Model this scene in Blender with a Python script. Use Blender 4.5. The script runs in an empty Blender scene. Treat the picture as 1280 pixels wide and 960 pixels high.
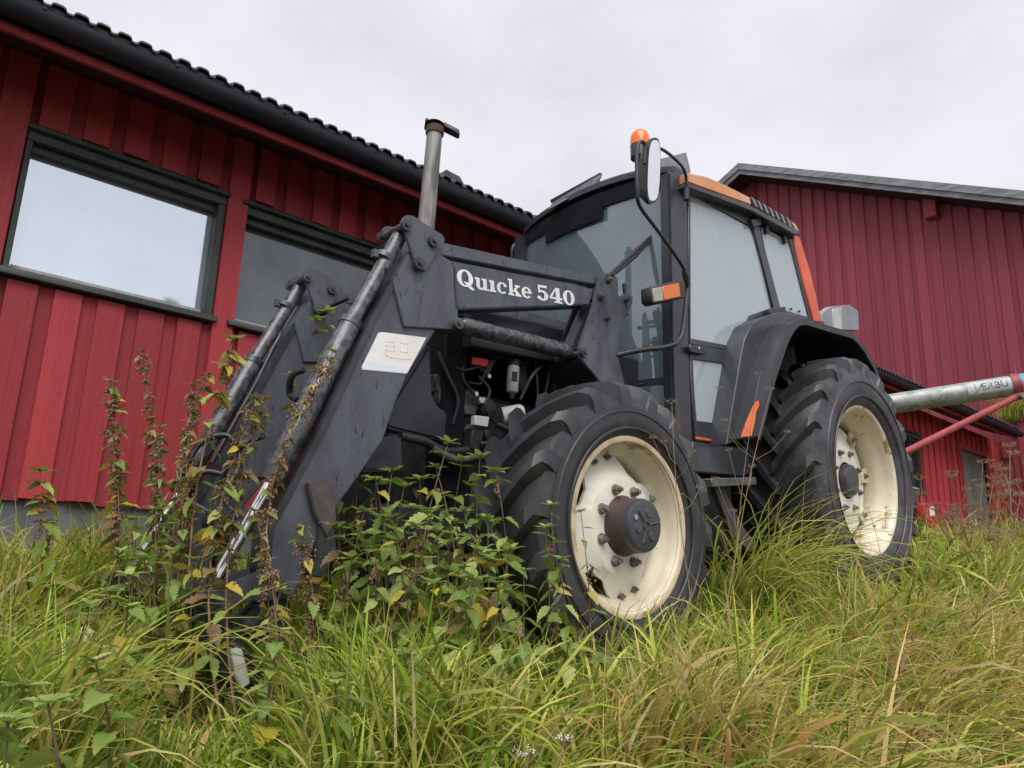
import bpy, bmesh, math, random
import numpy as np
from mathutils import Vector, Matrix, Euler
random.seed(7); rng = np.random.default_rng(11)
sc = bpy.context.scene
C = bpy.context.collection
R_ = math.radians

# ------------------------------------------------------------------ camera
FPX = 923.43                                   # focal length in pixels of the 1280 px wide photograph
VZ, VX = (772.0, -3480.0), (1680.0, 730.0)     # vanishing points: verticals, building direction
def _ray(px, py): return Vector(((px-640)/FPX, (py-480)/FPX, 1.0))
_z = _ray(*VZ).normalized(); _x = _ray(*VX); _x = (_x-_z*_x.dot(_z)).normalized(); _y = _z.cross(_x)
M3 = Matrix((_x, _y, _z))                      # camera (x right, y down, z forward) -> world
cam = bpy.data.cameras.new('camera'); co = bpy.data.objects.new('camera', cam); C.objects.link(co)
cam.sensor_fit = 'HORIZONTAL'; cam.sensor_width = 36; cam.lens = FPX/1280*36
cam.clip_start = 0.05; cam.clip_end = 500
mw = Matrix((M3.col[0], -M3.col[1], -M3.col[2])).transposed().to_4x4()
co.matrix_world = mw; sc.camera = co
# ------------------------------------------------------------------ world, sun, exposure
SUN_EL, SUN_AZ = 57, 235                       # degrees; azimuth measured from +X towards +Y: where the light comes from
w = bpy.data.worlds.new('World'); sc.world = w; w.use_nodes = True
nt = w.node_tree; nt.nodes.clear()
def WN(t): return nt.nodes.new(t)
out = WN('ShaderNodeOutputWorld'); bg = WN('ShaderNodeBackground'); nt.links.new(bg.outputs[0], out.inputs[0])
sky = WN('ShaderNodeTexSky'); sky.sky_type = 'NISHITA'; sky.sun_disc = False
sky.sun_elevation = R_(SUN_EL); sky.sun_rotation = R_(90-SUN_AZ); sky.dust_density = 4; sky.air_density = 1
tc = WN('ShaderNodeTexCoord'); mp = WN('ShaderNodeMapping'); mp.inputs['Scale'].default_value = (1.6, 1.6, 3.2)
nz = WN('ShaderNodeTexNoise'); nz.inputs['Scale'].default_value = 1.7; nz.inputs['Detail'].default_value = 5; nz.inputs['Roughness'].default_value = .5
nt.links.new(tc.outputs['Generated'], mp.inputs[0]); nt.links.new(mp.outputs[0], nz.inputs['Vector'])
rp = WN('ShaderNodeValToRGB'); e = rp.color_ramp.elements
e[0].position = .36; e[0].color = (3.5, 3.45, 3.75, 1); e[1].position = .58; e[1].color = (4.15, 4.08, 4.32, 1)
nt.links.new(nz.outputs[0], rp.inputs[0])
mx = WN('ShaderNodeMix'); mx.data_type = 'RGBA'; mx.inputs[0].default_value = .93
nt.links.new(sky.outputs[0], mx.inputs[6]); nt.links.new(rp.outputs[0], mx.inputs[7])
nt.links.new(mx.outputs[2], bg.inputs[0]); bg.inputs[1].default_value = .1
sl = bpy.data.lights.new('sun', 'SUN'); sl.energy = 1.5; sl.angle = R_(50); sl.color = (1, .97, .93)
so = bpy.data.objects.new('sun', sl); C.objects.link(so)
sd = Vector((math.cos(R_(SUN_EL))*math.cos(R_(SUN_AZ)), math.cos(R_(SUN_EL))*math.sin(R_(SUN_AZ)), math.sin(R_(SUN_EL))))
so.rotation_euler = sd.to_track_quat('Z', 'Y').to_euler(); so.location = (0, -5, 12)
sc.view_settings.view_transform = 'Standard'; sc.view_settings.look = 'None'
sc.view_settings.exposure = 1.14; sc.view_settings.gamma = 1; sc.view_settings.use_curve_mapping = False

# ------------------------------------------------------------------ pixels -> directions -> points on real planes
def ray(px, py): return M3 @ _ray(px, py)
def oY(px, py, Y): r = ray(px, py); return r*(Y/r.y)
def oX(px, py, X): r = ray(px, py); return r*(X/r.x)
def oD(px, py, d): return ray(px, py)*d

# ------------------------------------------------------------------ materials
MATS = {}
def mat(name, col, col2=None, scale=6, rough=.5, metal=0, bump=0, bscale=40, spec=.5, lo=.4, hi=.62, stretch=(1,1,1),
        rnd=0, wear=None, wscale=9, wlo=.6, whi=.66, wstretch=(1,1,1), rough2=None, coat=0, bstretch=None, wear2=None):
    m = bpy.data.materials.new(name); m.use_nodes = True; MATS[name] = m
    t = m.node_tree; N = t.nodes; L = t.links; b = N['Principled BSDF']
    b.inputs['Roughness'].default_value = rough; b.inputs['Metallic'].default_value = metal
    b.inputs['Specular IOR Level'].default_value = spec; b.inputs['Coat Weight'].default_value = coat
    b.inputs['Coat Roughness'].default_value = .15
    tc = N.new('ShaderNodeTexCoord')
    oi = N.new('ShaderNodeObjectInfo')
    ad = N.new('ShaderNodeVectorMath'); ad.operation = 'MULTIPLY_ADD'
    ad.inputs[1].default_value = (7.3, 3.1, 5.7)
    L.new(oi.outputs['Random'], ad.inputs[0])
    L.new(tc.outputs['Object'], ad.inputs[2])
    def noise(sc_, st, det=6, ro=.6):
        mp = N.new('ShaderNodeMapping'); mp.inputs['Scale'].default_value = st; L.new(ad.outputs[0], mp.inputs[0])
        n = N.new('ShaderNodeTexNoise'); n.inputs['Scale'].default_value = sc_; n.inputs['Detail'].default_value = det
        n.inputs['Roughness'].default_value = ro; L.new(mp.outputs[0], n.inputs['Vector']); return n.outputs[0]
    def ramp(f, a, c):
        r = N.new('ShaderNodeMapRange'); r.inputs[1].default_value = a; r.inputs[2].default_value = c; L.new(f, r.inputs[0]); return r.outputs[0]
    def mix(f, A, B):
        x = N.new('ShaderNodeMix'); x.data_type = 'RGBA'; L.new(f, x.inputs[0])
        for s, v in ((x.inputs[6], A), (x.inputs[7], B)):
            if isinstance(v, tuple): s.default_value = (*v, 1)
            else: L.new(v, s)
        return x.outputs[2]
    c = tuple(col)
    if col2:
        f = ramp(noise(scale, stretch), lo, hi); c = mix(f, c, tuple(col2))
        if rough2 is not None:
            rr = N.new('ShaderNodeMapRange'); rr.inputs[3].default_value = rough; rr.inputs[4].default_value = rough2
            L.new(f, rr.inputs[0]); L.new(rr.outputs[0], b.inputs['Roughness'])
    if rnd:
        hs = N.new('ShaderNodeHueSaturation'); mr = N.new('ShaderNodeMapRange'); mr.inputs[3].default_value = 1-rnd; mr.inputs[4].default_value = 1+rnd
        L.new(oi.outputs['Random'], mr.inputs[0]); L.new(mr.outputs[0], hs.inputs['Value'])
        if isinstance(c, tuple): hs.inputs['Color'].default_value = (*c, 1)
        else: L.new(c, hs.inputs['Color'])
        c = hs.outputs[0]
    if wear: c = mix(ramp(noise(wscale, wstretch, 8, .7), wlo, whi), c, tuple(wear))
    if wear2: c = mix(ramp(noise(wear2[1], wear2[3], 9, .72), wear2[2], wear2[2]+.03), c, wear2[0])
    if isinstance(c, tuple): b.inputs['Base Color'].default_value = (*c, 1)
    else: L.new(c, b.inputs['Base Color'])
    if bump:
        bp = N.new('ShaderNodeBump'); bp.inputs['Strength'].default_value = bump; bp.inputs['Distance'].default_value = .01
        L.new(noise(bscale, bstretch or stretch, 5), bp.inputs['Height']); L.new(bp.outputs[0], b.inputs['Normal'])
    return m
G = (12, 12, .5)
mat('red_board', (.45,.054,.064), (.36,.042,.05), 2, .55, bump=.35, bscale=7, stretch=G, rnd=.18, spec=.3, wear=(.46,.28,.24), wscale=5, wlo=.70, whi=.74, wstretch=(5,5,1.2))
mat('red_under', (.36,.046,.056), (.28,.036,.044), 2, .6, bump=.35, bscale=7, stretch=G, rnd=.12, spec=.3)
mat('wine_board', (.305,.058,.082), (.235,.045,.064), 2, .55, bump=.35, bscale=7, stretch=G, rnd=.13, spec=.25, wear=(.42,.36,.34), wscale=2.2, wlo=.66, whi=.69, wstretch=(3,3,1.6))
mat('red_trim', (.34,.045,.05), (.25,.03,.035), 3, .55, rnd=.05, spec=.3)
mat('soffit', (.045,.016,.020), (.03,.012,.016), 3, .7)  # near-black base colour carries the shade under the overhangs
mat('green_trim', (.034,.046,.04), (.055,.07,.058), 5, .55, bump=.2, bscale=20)
mat('grey_trim', (.25,.26,.27), (.13,.15,.15), 3, .75, bump=.4, bscale=9, stretch=(4,.6,4))
mat('grey_door', (.16,.175,.17), (.10,.115,.11), 3, .7, stretch=(8,8,.5), rnd=.12)
mat('concrete', (.16,.165,.18), (.09,.095,.105), 3, .85, bump=.4, bscale=12)
mat('roof_tile', (.03,.033,.04), (.06,.06,.06), 6, .5, bump=.2)
mat('gutter', (.014,.017,.025), (.022,.026,.036), 5, .6, spec=.3)
mat('window_frame', (.5,.5,.48), (.35,.35,.33), 9, .5)
mat('sky_pane', (.78,.86,.93), (.75,.82,.89), 2, .07, spec=.7, metal=.75, bump=.02, bscale=3)  # pale blue metallic base, brightened to read as sky reflected in the glass
mat('dull_pane', (.10,.125,.14), (.17,.20,.215), 2, .10, spec=.9, metal=.1, wear=(.5,.52,.52), wscale=14, wlo=.69, whi=.72, wstretch=(2,2,.5))
mat('dark_pane', (.02,.03,.028), (.035,.045,.04), 3, .05, spec=.8)
mat('loader_paint', (.084,.093,.116), (.057,.063,.08), 9, .36, bump=.06, bscale=60, spec=.5, stretch=(1,1,.35), rough2=.5, wear=(.022,.023,.027), wscale=38, wlo=.60, whi=.63, wstretch=(1,1,.35), wear2=((.17,.085,.045), 7, .70, (1,1,.6)))
mat('loader_dark', (.040,.043,.052), (.022,.023,.028), 12, .42, bump=.08, bscale=60)
mat('wet_tube', (.085,.09,.105), (.03,.031,.037), 34, .3, bump=.1, bscale=70, lo=.46, hi=.54, spec=.6)
mat('pin_metal', (.095,.098,.11), (.04,.04,.045), 20, .4, metal=.2, bump=.1, wear2=((.16,.08,.045), 30, .62, (1,1,1)))
mat('chrome', (.82,.82,.84), (.62,.62,.64), 12, .16, metal=1)
mat('cab_black', (.024,.027,.036), (.036,.039,.05), 5, .34, bump=.04, bscale=50)
mat('void_black', (.006,.007,.010), (.010,.011,.014), 5, .8, spec=.15)
mat('black_plastic', (.018,.019,.023), (.030,.031,.036), 10, .45, bump=.06)
mat('engine_dark', (.017,.018,.021), (.04,.038,.038), 14, .5, bump=.3, bscale=30)
mat('engine_grey', (.09,.09,.092), (.04,.038,.036), 12, .45, bump=.2)
mat('bracket_brown', (.085,.072,.068), (.055,.045,.042), 12, .6, bump=.2)
mat('rust', (.10,.045,.025), (.05,.025,.017), 14, .8, bump=.3)
mat('tyre', (.023,.024,.028), (.036,.038,.043), 7, .40, bump=.15, bscale=70, wear=(.06,.062,.064), wscale=5, wlo=.6, whi=.75)
mat('tyre_grey', (.026,.027,.031), (.058,.061,.068), 5, .42, bump=.15, bscale=70, wear=(.10,.10,.105), wscale=4, wlo=.55, whi=.72)
mat('tyre_letter', (.075,.078,.083), (.04,.041,.045), 30, .6)
mat('rim', (.68,.62,.48), (.55,.47,.33), 5, .42, bump=.08, bscale=60, lo=.42, hi=.7, wear=(.22,.10,.045), wscale=12, wlo=.64, whi=.68, wear2=((.30,.22,.13), 3.5, .57, (1,1,1)))
mat('rim_edge', (.60,.50,.34), (.34,.20,.10), 9, .55, lo=.5, hi=.72, bump=.2)
mat('disc', (.74,.72,.64), (.64,.61,.52), 4, .4, wear=(.25,.12,.06), wscale=15, wlo=.68, whi=.70)
mat('hub_face', (.042,.045,.055), (.06,.062,.07), 12, .4, bump=.1)
mat('hub_side', (.045,.033,.030), (.07,.042,.034), 10, .6, bump=.2)
mat('nut', (.30,.28,.25), (.10,.085,.07), 30, .4, metal=.5, bump=.3)
mat('orange', (.72,.12,.045), (.60,.09,.035), 6, .42, wear=(.60,.36,.20), wscale=5, wlo=.62, whi=.72)
mat('faded_orange', (.66,.36,.20), (.62,.25,.11), 4, .5, wear=(.45,.44,.38), wscale=14, wlo=.60, whi=.66, bump=.1)
mat('orange_chip', (.72,.17,.06), (.66,.14,.05), 8, .5)
mat('white_paint', (.78,.79,.80), (.66,.67,.69), 10, .5)
mat('sticker', (.80,.785,.77), (.74,.71,.68), 7, .45)
mat('sticker_blue', (.66,.72,.80), (.76,.79,.83), 9, .45)
mat('sticker_print', (.70,.67,.65), (.76,.73,.70), 8, .5)
mat('galvanised', (.36,.38,.37), (.24,.26,.25), 11, .5, metal=.35, bump=.08, wear=(.13,.15,.13), wscale=9, wlo=.54, whi=.68, wstretch=(1,1,2))
mat('plate', (.46,.49,.49), (.36,.39,.39), 11, .5)
mat('letter_worn', (.06,.065,.07), (.36,.38,.37), 42, .6, lo=.52, hi=.58)
mat('blue_paint', (.07,.30,.48), (.09,.24,.36), 7, .45)
mat('strut_red', (.33,.045,.045), (.22,.035,.035), 9, .5, bump=.1)
mat('stack', (.26,.255,.25), (.13,.125,.12), 8, .6, metal=.3, bump=.2, stretch=(3,3,.6), rough2=.75)
mat('grey_box', (.24,.25,.28), (.19,.20,.23), 6, .5)
mat('silver', (.55,.55,.55), (.35,.35,.35), 14, .3, metal=.8)
mat('red_plastic', (.62,.03,.045), (.5,.025,.035), 5, .4)
mat('seat_cloth', (.05,.055,.06), (.03,.033,.036), 20, .9)
mat('pale_plastic', (.55,.58,.58), (.45,.48,.48), 6, .5)
mat('soil', (.045,.036,.022), (.075,.06,.032), 4, .95, bump=.6, bscale=8)
mat('stem_brown', (.17,.085,.055), (.22,.16,.08), 20, .7, rnd=.25)
mat('stem_green', (.14,.13,.05), (.10,.06,.035), 9, .6, rnd=.2)
mat('straw_stem', (.27,.19,.11), (.19,.12,.07), 14, .8, rnd=.2)
mat('umbel', (.30,.22,.13), (.20,.14,.08), 40, .9, rnd=.2)
mat('seed_brown', (.25,.16,.09), (.15,.09,.055), 50, .9, rnd=.25)
mat('flower_white', (.72,.68,.62), (.5,.46,.4), 60, .8)
def glassy(name, tint, refl, dirt_glare, dcol):
    m = bpy.data.materials.new(name); m.use_nodes = True; MATS[name] = m
    t = m.node_tree; N = t.nodes; L = t.links; N.remove(N['Principled BSDF']); o = N['Material Output']
    tr = N.new('ShaderNodeBsdfTransparent'); tr.inputs[0].default_value = (*tint, 1)
    gl = N.new('ShaderNodeBsdfGlossy'); gl.inputs['Roughness'].default_value = .03; gl.inputs[0].default_value = (.9,.95,1,1)
    df = N.new('ShaderNodeBsdfDiffuse'); df.inputs[0].default_value = (*dcol, 1)  # diffuse film: a little dirt, mostly pale sky glare painted into the glass
    tc = N.new('ShaderNodeTexCoord'); mp = N.new('ShaderNodeMapping'); mp.inputs['Scale'].default_value = (16, 16, 1.2)
    nz = N.new('ShaderNodeTexNoise'); nz.inputs['Scale'].default_value = 3; nz.inputs['Detail'].default_value = 6
    L.new(tc.outputs['Object'], mp.inputs[0]); L.new(mp.outputs[0], nz.inputs['Vector'])
    mr = N.new('ShaderNodeMapRange'); mr.inputs[1].default_value = .3; mr.inputs[2].default_value = .7
    mr.inputs[3].default_value = dirt_glare*.97; mr.inputs[4].default_value = dirt_glare*1.04; L.new(nz.outputs[0], mr.inputs[0])
    m1 = N.new('ShaderNodeMixShader'); L.new(mr.outputs[0], m1.inputs[0]); L.new(tr.outputs[0], m1.inputs[1]); L.new(df.outputs[0], m1.inputs[2])
    fr = N.new('ShaderNodeFresnel'); fr.inputs[0].default_value = refl
    m2 = N.new('ShaderNodeMixShader'); L.new(fr.outputs[0], m2.inputs[0]); L.new(m1.outputs[0], m2.inputs[1]); L.new(gl.outputs[0], m2.inputs[2])
    L.new(m2.outputs[0], o.inputs[0]); return m
glassy('door_glass', (.74,.87,.90), 1.9, .42, (.82,.96,1.0))
glassy('screen_glass', (.42,.53,.58), 2.2, .24, (.50,.66,.76))
glassy('low_glass', (.4,.55,.52), 1.5, .22, (.35,.44,.43))
def mirror_mat():
    m = bpy.data.materials.new('mirror'); m.use_nodes = True; b = m.node_tree.nodes['Principled BSDF']
    b.inputs['Metallic'].default_value = 1; b.inputs['Roughness'].default_value = .04; b.inputs['Base Color'].default_value = (.9,.92,.93,1); MATS['mirror'] = m
mirror_mat()
def lens_mat(name, col):
    m = bpy.data.materials.new(name); m.use_nodes = True; b = m.node_tree.nodes['Principled BSDF']; MATS[name] = m
    b.inputs['Base Color'].default_value = (*col, 1); b.inputs['Roughness'].default_value = .15
    b.inputs['Coat Weight'].default_value = .15
lens_mat('amber', (.66,.15,.006)); lens_mat('beacon_orange', (.95,.17,.015)); lens_mat('clear_lens', (.34,.32,.30))
def leaf_mat(name, attr=None, cols=None, rnd=.3, trans=.35, rough=.45):
    m = bpy.data.materials.new(name); m.use_nodes = True; MATS[name] = m
    t = m.node_tree; N = t.nodes; L = t.links; b = N['Principled BSDF']; o = N['Material Output']
    b.inputs['Roughness'].default_value = rough; b.inputs['Specular IOR Level'].default_value = .35
    if attr:
        a = N.new('ShaderNodeAttribute'); a.attribute_name = attr; c = a.outputs['Color']
    else:
        oi = N.new('ShaderNodeObjectInfo'); tc = N.new('ShaderNodeTexCoord')
        nz = N.new('ShaderNodeTexNoise'); nz.inputs['Scale'].default_value = 14; L.new(tc.outputs['Object'], nz.inputs['Vector'])
        sm = N.new('ShaderNodeMath'); sm.operation = 'MULTIPLY_ADD'; sm.inputs[1].default_value = .5; L.new(nz.outputs[0], sm.inputs[0])
        s2 = N.new('ShaderNodeMath'); s2.operation = 'MULTIPLY'; s2.inputs[1].default_value = .75; L.new(oi.outputs['Random'], s2.inputs[0]); L.new(s2.outputs[0], sm.inputs[2])
        r = N.new('ShaderNodeValToRGB'); L.new(sm.outputs[0], r.inputs[0])
        els = r.color_ramp.elements
        while len(els) < len(cols): els.new(.5)
        for i, (p, cc) in enumerate(cols): els[i].position = p; els[i].color = (*cc, 1)
        c = r.outputs[0]
    L.new(c, b.inputs['Base Color'])
    tr = N.new('ShaderNodeBsdfTranslucent'); L.new(c, tr.inputs[0])
    mx = N.new('ShaderNodeMixShader'); mx.inputs[0].default_value = trans
    L.new(b.outputs[0], mx.inputs[1]); L.new(tr.outputs[0], mx.inputs[2]); L.new(mx.outputs[0], o.inputs[0])
leaf_mat('grass', attr='col', rough=.4, trans=.42)
leaf_mat('leaf_green', cols=[(.15,(.11,.18,.035)), (.5,(.19,.28,.06)), (.85,(.30,.38,.10)), (1,(.42,.46,.16))])
leaf_mat('leaf_yellow', cols=[(.2,(.42,.34,.06)), (.6,(.55,.42,.05)), (1,(.36,.33,.12))])
leaf_mat('leaf_brown', cols=[(.2,(.18,.10,.05)), (.6,(.27,.17,.08)), (1,(.22,.19,.07))])

# ------------------------------------------------------------------ mesh builder
class MB:
    def __init__(s): s.v = []; s.f = []
    def add(s, vs, fs):
        o = len(s.v); s.v += [tuple(v) for v in vs]; s.f += [tuple(i+o for i in f) for f in fs]; return s
    def box(s, a, b):
        (x0,y0,z0),(x1,y1,z1) = a, b
        return s.add([(x0,y0,z0),(x1,y0,z0),(x1,y1,z0),(x0,y1,z0),(x0,y0,z1),(x1,y0,z1),(x1,y1,z1),(x0,y1,z1)],
                     [(0,3,2,1),(4,5,6,7),(0,1,5,4),(1,2,6,5),(2,3,7,6),(3,0,4,7)])
    def prism(s, pts, d):                       # pts: planar loop, d: extrusion vector
        n = len(pts); d = Vector(d); vs = [Vector(p) for p in pts]+[Vector(p)+d for p in pts]
        return s.add(vs, [tuple(range(n))[::-1], tuple(range(n, 2*n))]+[(i,(i+1)%n,n+(i+1)%n,n+i) for i in range(n)])
    def tube(s, pts, r, n=12, caps=True):
        pts = [Vector(p) for p in pts]; m = len(pts); rs = r if isinstance(r, (list, tuple)) else [r]*m
        vs = []; up = None
        for i, p in enumerate(pts):
            t = (pts[min(i+1,m-1)]-pts[max(i-1,0)]).normalized()
            if up is None: up = Vector((0,0,1)) if abs(t.z) < .9 else Vector((1,0,0))
            a = t.cross(up).normalized(); up = a.cross(t).normalized()
            for k in range(n):
                q = 2*math.pi*k/n; vs.append(p+(a*math.cos(q)+up*math.sin(q))*rs[i])
        fs = [(i*n+k, i*n+(k+1)%n, (i+1)*n+(k+1)%n, (i+1)*n+k) for i in range(m-1) for k in range(n)]
        if caps: fs += [tuple(range(n))[::-1], tuple(range((m-1)*n, m*n))]
        return s.add(vs, fs)
    def cyl(s, a, b, r, r2=None, n=20): return s.tube([a, b], [r, r if r2 is None else r2], n)
    def lathe(s, prof, n=64, c=(0,0,0), closed=False):   # prof: (radius, y) about the Y axis through c
        m = len(prof); c = Vector(c); vs = []
        for k in range(n):
            q = 2*math.pi*k/n
            for r, y in prof: vs.append(c+Vector((r*math.cos(q), y, r*math.sin(q))))
        J = range(m) if closed else range(m-1)
        return s.add(vs, [(k*m+j, k*m+(j+1)%m, ((k+1)%n)*m+(j+1)%m, ((k+1)%n)*m+j) for k in range(n) for j in J])
def spline(pts, n=8):
    P = [Vector(p) for p in pts]; P = [P[0]*2-P[1]]+P+[P[-1]*2-P[-2]]; o = []
    for i in range(1, len(P)-2):
        a, b, c, d = P[i-1:i+3]
        for k in range(n):
            t = k/n; o.append(.5*((2*b)+(c-a)*t+(2*a-5*b+4*c-d)*t*t+(3*b-a-3*c+d)*t**3))
    return o+[P[-2]]
def obj(name, mb, m, parent=None, bevel=0, smooth=40, world=True, seg=1):
    me = bpy.data.meshes.new(name)
    off = Vector((0,0,0))
    if parent is not None and world:
        r = parent
        while r is not None: off += r.location; r = r.parent
    me.from_pydata([Vector(v)-off for v in mb.v], [], mb.f)
    bm = bmesh.new(); bm.from_mesh(me)
    bmesh.ops.recalc_face_normals(bm, faces=bm.faces)
    if bevel:
        ed = [e for e in bm.edges if len(e.link_faces) == 2 and e.calc_face_angle(0) > .5]
        bmesh.ops.bevel(bm, geom=ed, offset=bevel, segments=seg, affect='EDGES', clamp_overlap=True)
    bm.to_mesh(me); bm.free()
    if smooth:
        me.polygons.foreach_set('use_smooth', [True]*len(me.polygons)); me.set_sharp_from_angle(angle=R_(smooth))
    me.materials.append(MATS[m] if isinstance(m, str) else m)
    o = bpy.data.objects.new(name, me); C.objects.link(o)
    if parent is not None: o.parent = parent
    return o
def tag(o, label=None, cat=None, group=None, kind=None):
    if label: o['label'] = label
    if cat: o['category'] = cat
    if group: o['group'] = group
    if kind: o['kind'] = kind
    return o
def thing(name, label, cat, loc=(0,0,0), group=None, kind=None):
    o = bpy.data.objects.new(name, None); o.empty_display_size = .1; C.objects.link(o); o.location = loc
    return tag(o, label, cat, group, kind)
def sub(name, parent, wloc):                    # an Empty part placed at a world point
    o = bpy.data.objects.new(name, None); o.empty_display_size = .05; C.objects.link(o); o.parent = parent
    o.location = Vector(wloc)-parent.location; return o
_boxme = {}
def piece(name, lo, hi, m, parent, rot=0):      # a box piece that shares one unit-cube mesh per material
    if m not in _boxme:
        mb = MB().box((-.5,-.5,-.5), (.5,.5,.5)); o = obj(name, mb, m, None, smooth=0); _boxme[m] = o.data; bpy.data.objects.remove(o)
    o = bpy.data.objects.new(name, _boxme[m]); C.objects.link(o); o.parent = parent
    lo, hi = Vector(lo), Vector(hi); off = Vector((0,0,0)); r = parent
    while r is not None: off += r.location; r = r.parent
    o.location = (lo+hi)/2-off; o.scale = hi-lo
    if rot: o.rotation_euler = (0, rot, 0)
    return o

# ------------------------------------------------------------------ ground
def sst(a, b, x): t = np.clip((x-a)/(b-a), 0, 1); return t*t*(3-2*t)
def gh(X, Y):
    X = np.asarray(X, float); Y = np.asarray(Y, float)
    b = np.where(X < 2.4, -.50+.02*(X-2.4), -.50+.095*(np.minimum(X, 8.5)-2.4)+.03*(np.clip(X, 8.5, 40)-8.5))
    b = np.maximum(b, -.62)
    b = b+.12*(np.clip(Y, 2.7, 5.2)-2.7)*(1-sst(3, 6, X))
    d = np.clip(1.55+.05*np.sin(X*2.1)-Y, 0, None)
    b = b-.85*(np.sqrt(d*d+.04)-.2)*(1/(1+.15*d))
    b = np.maximum(b, -1.75)
    return b+.035*np.sin(X*3.1+Y*1.7)*np.sin(Y*2.9-X*.8)
def g1(x, y): return float(gh(x, y))
def make_ground():
    xs = np.concatenate([np.linspace(-60,-4,15), np.linspace(-3.6,9,90), np.linspace(9.5,30,42), np.linspace(34,200,15)])
    ys = np.concatenate([np.linspace(-200,-6,15), np.linspace(-5.5,6,100), np.linspace(6.5,40,20), np.linspace(50,200,8)])
    X, Y = np.meshgrid(xs, ys); Z = gh(X, Y); n = len(xs)
    mb = MB(); mb.v = list(zip(X.ravel().tolist(), Y.ravel().tolist(), Z.ravel().tolist()))
    mb.f = [(j*n+i, j*n+i+1, (j+1)*n+i+1, (j+1)*n+i) for j in range(len(ys)-1) for i in range(n-1)]
    tag(obj('ground', mb, 'soil'), 'dark soil of the grassy bank', kind='structure')
make_ground()

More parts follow.
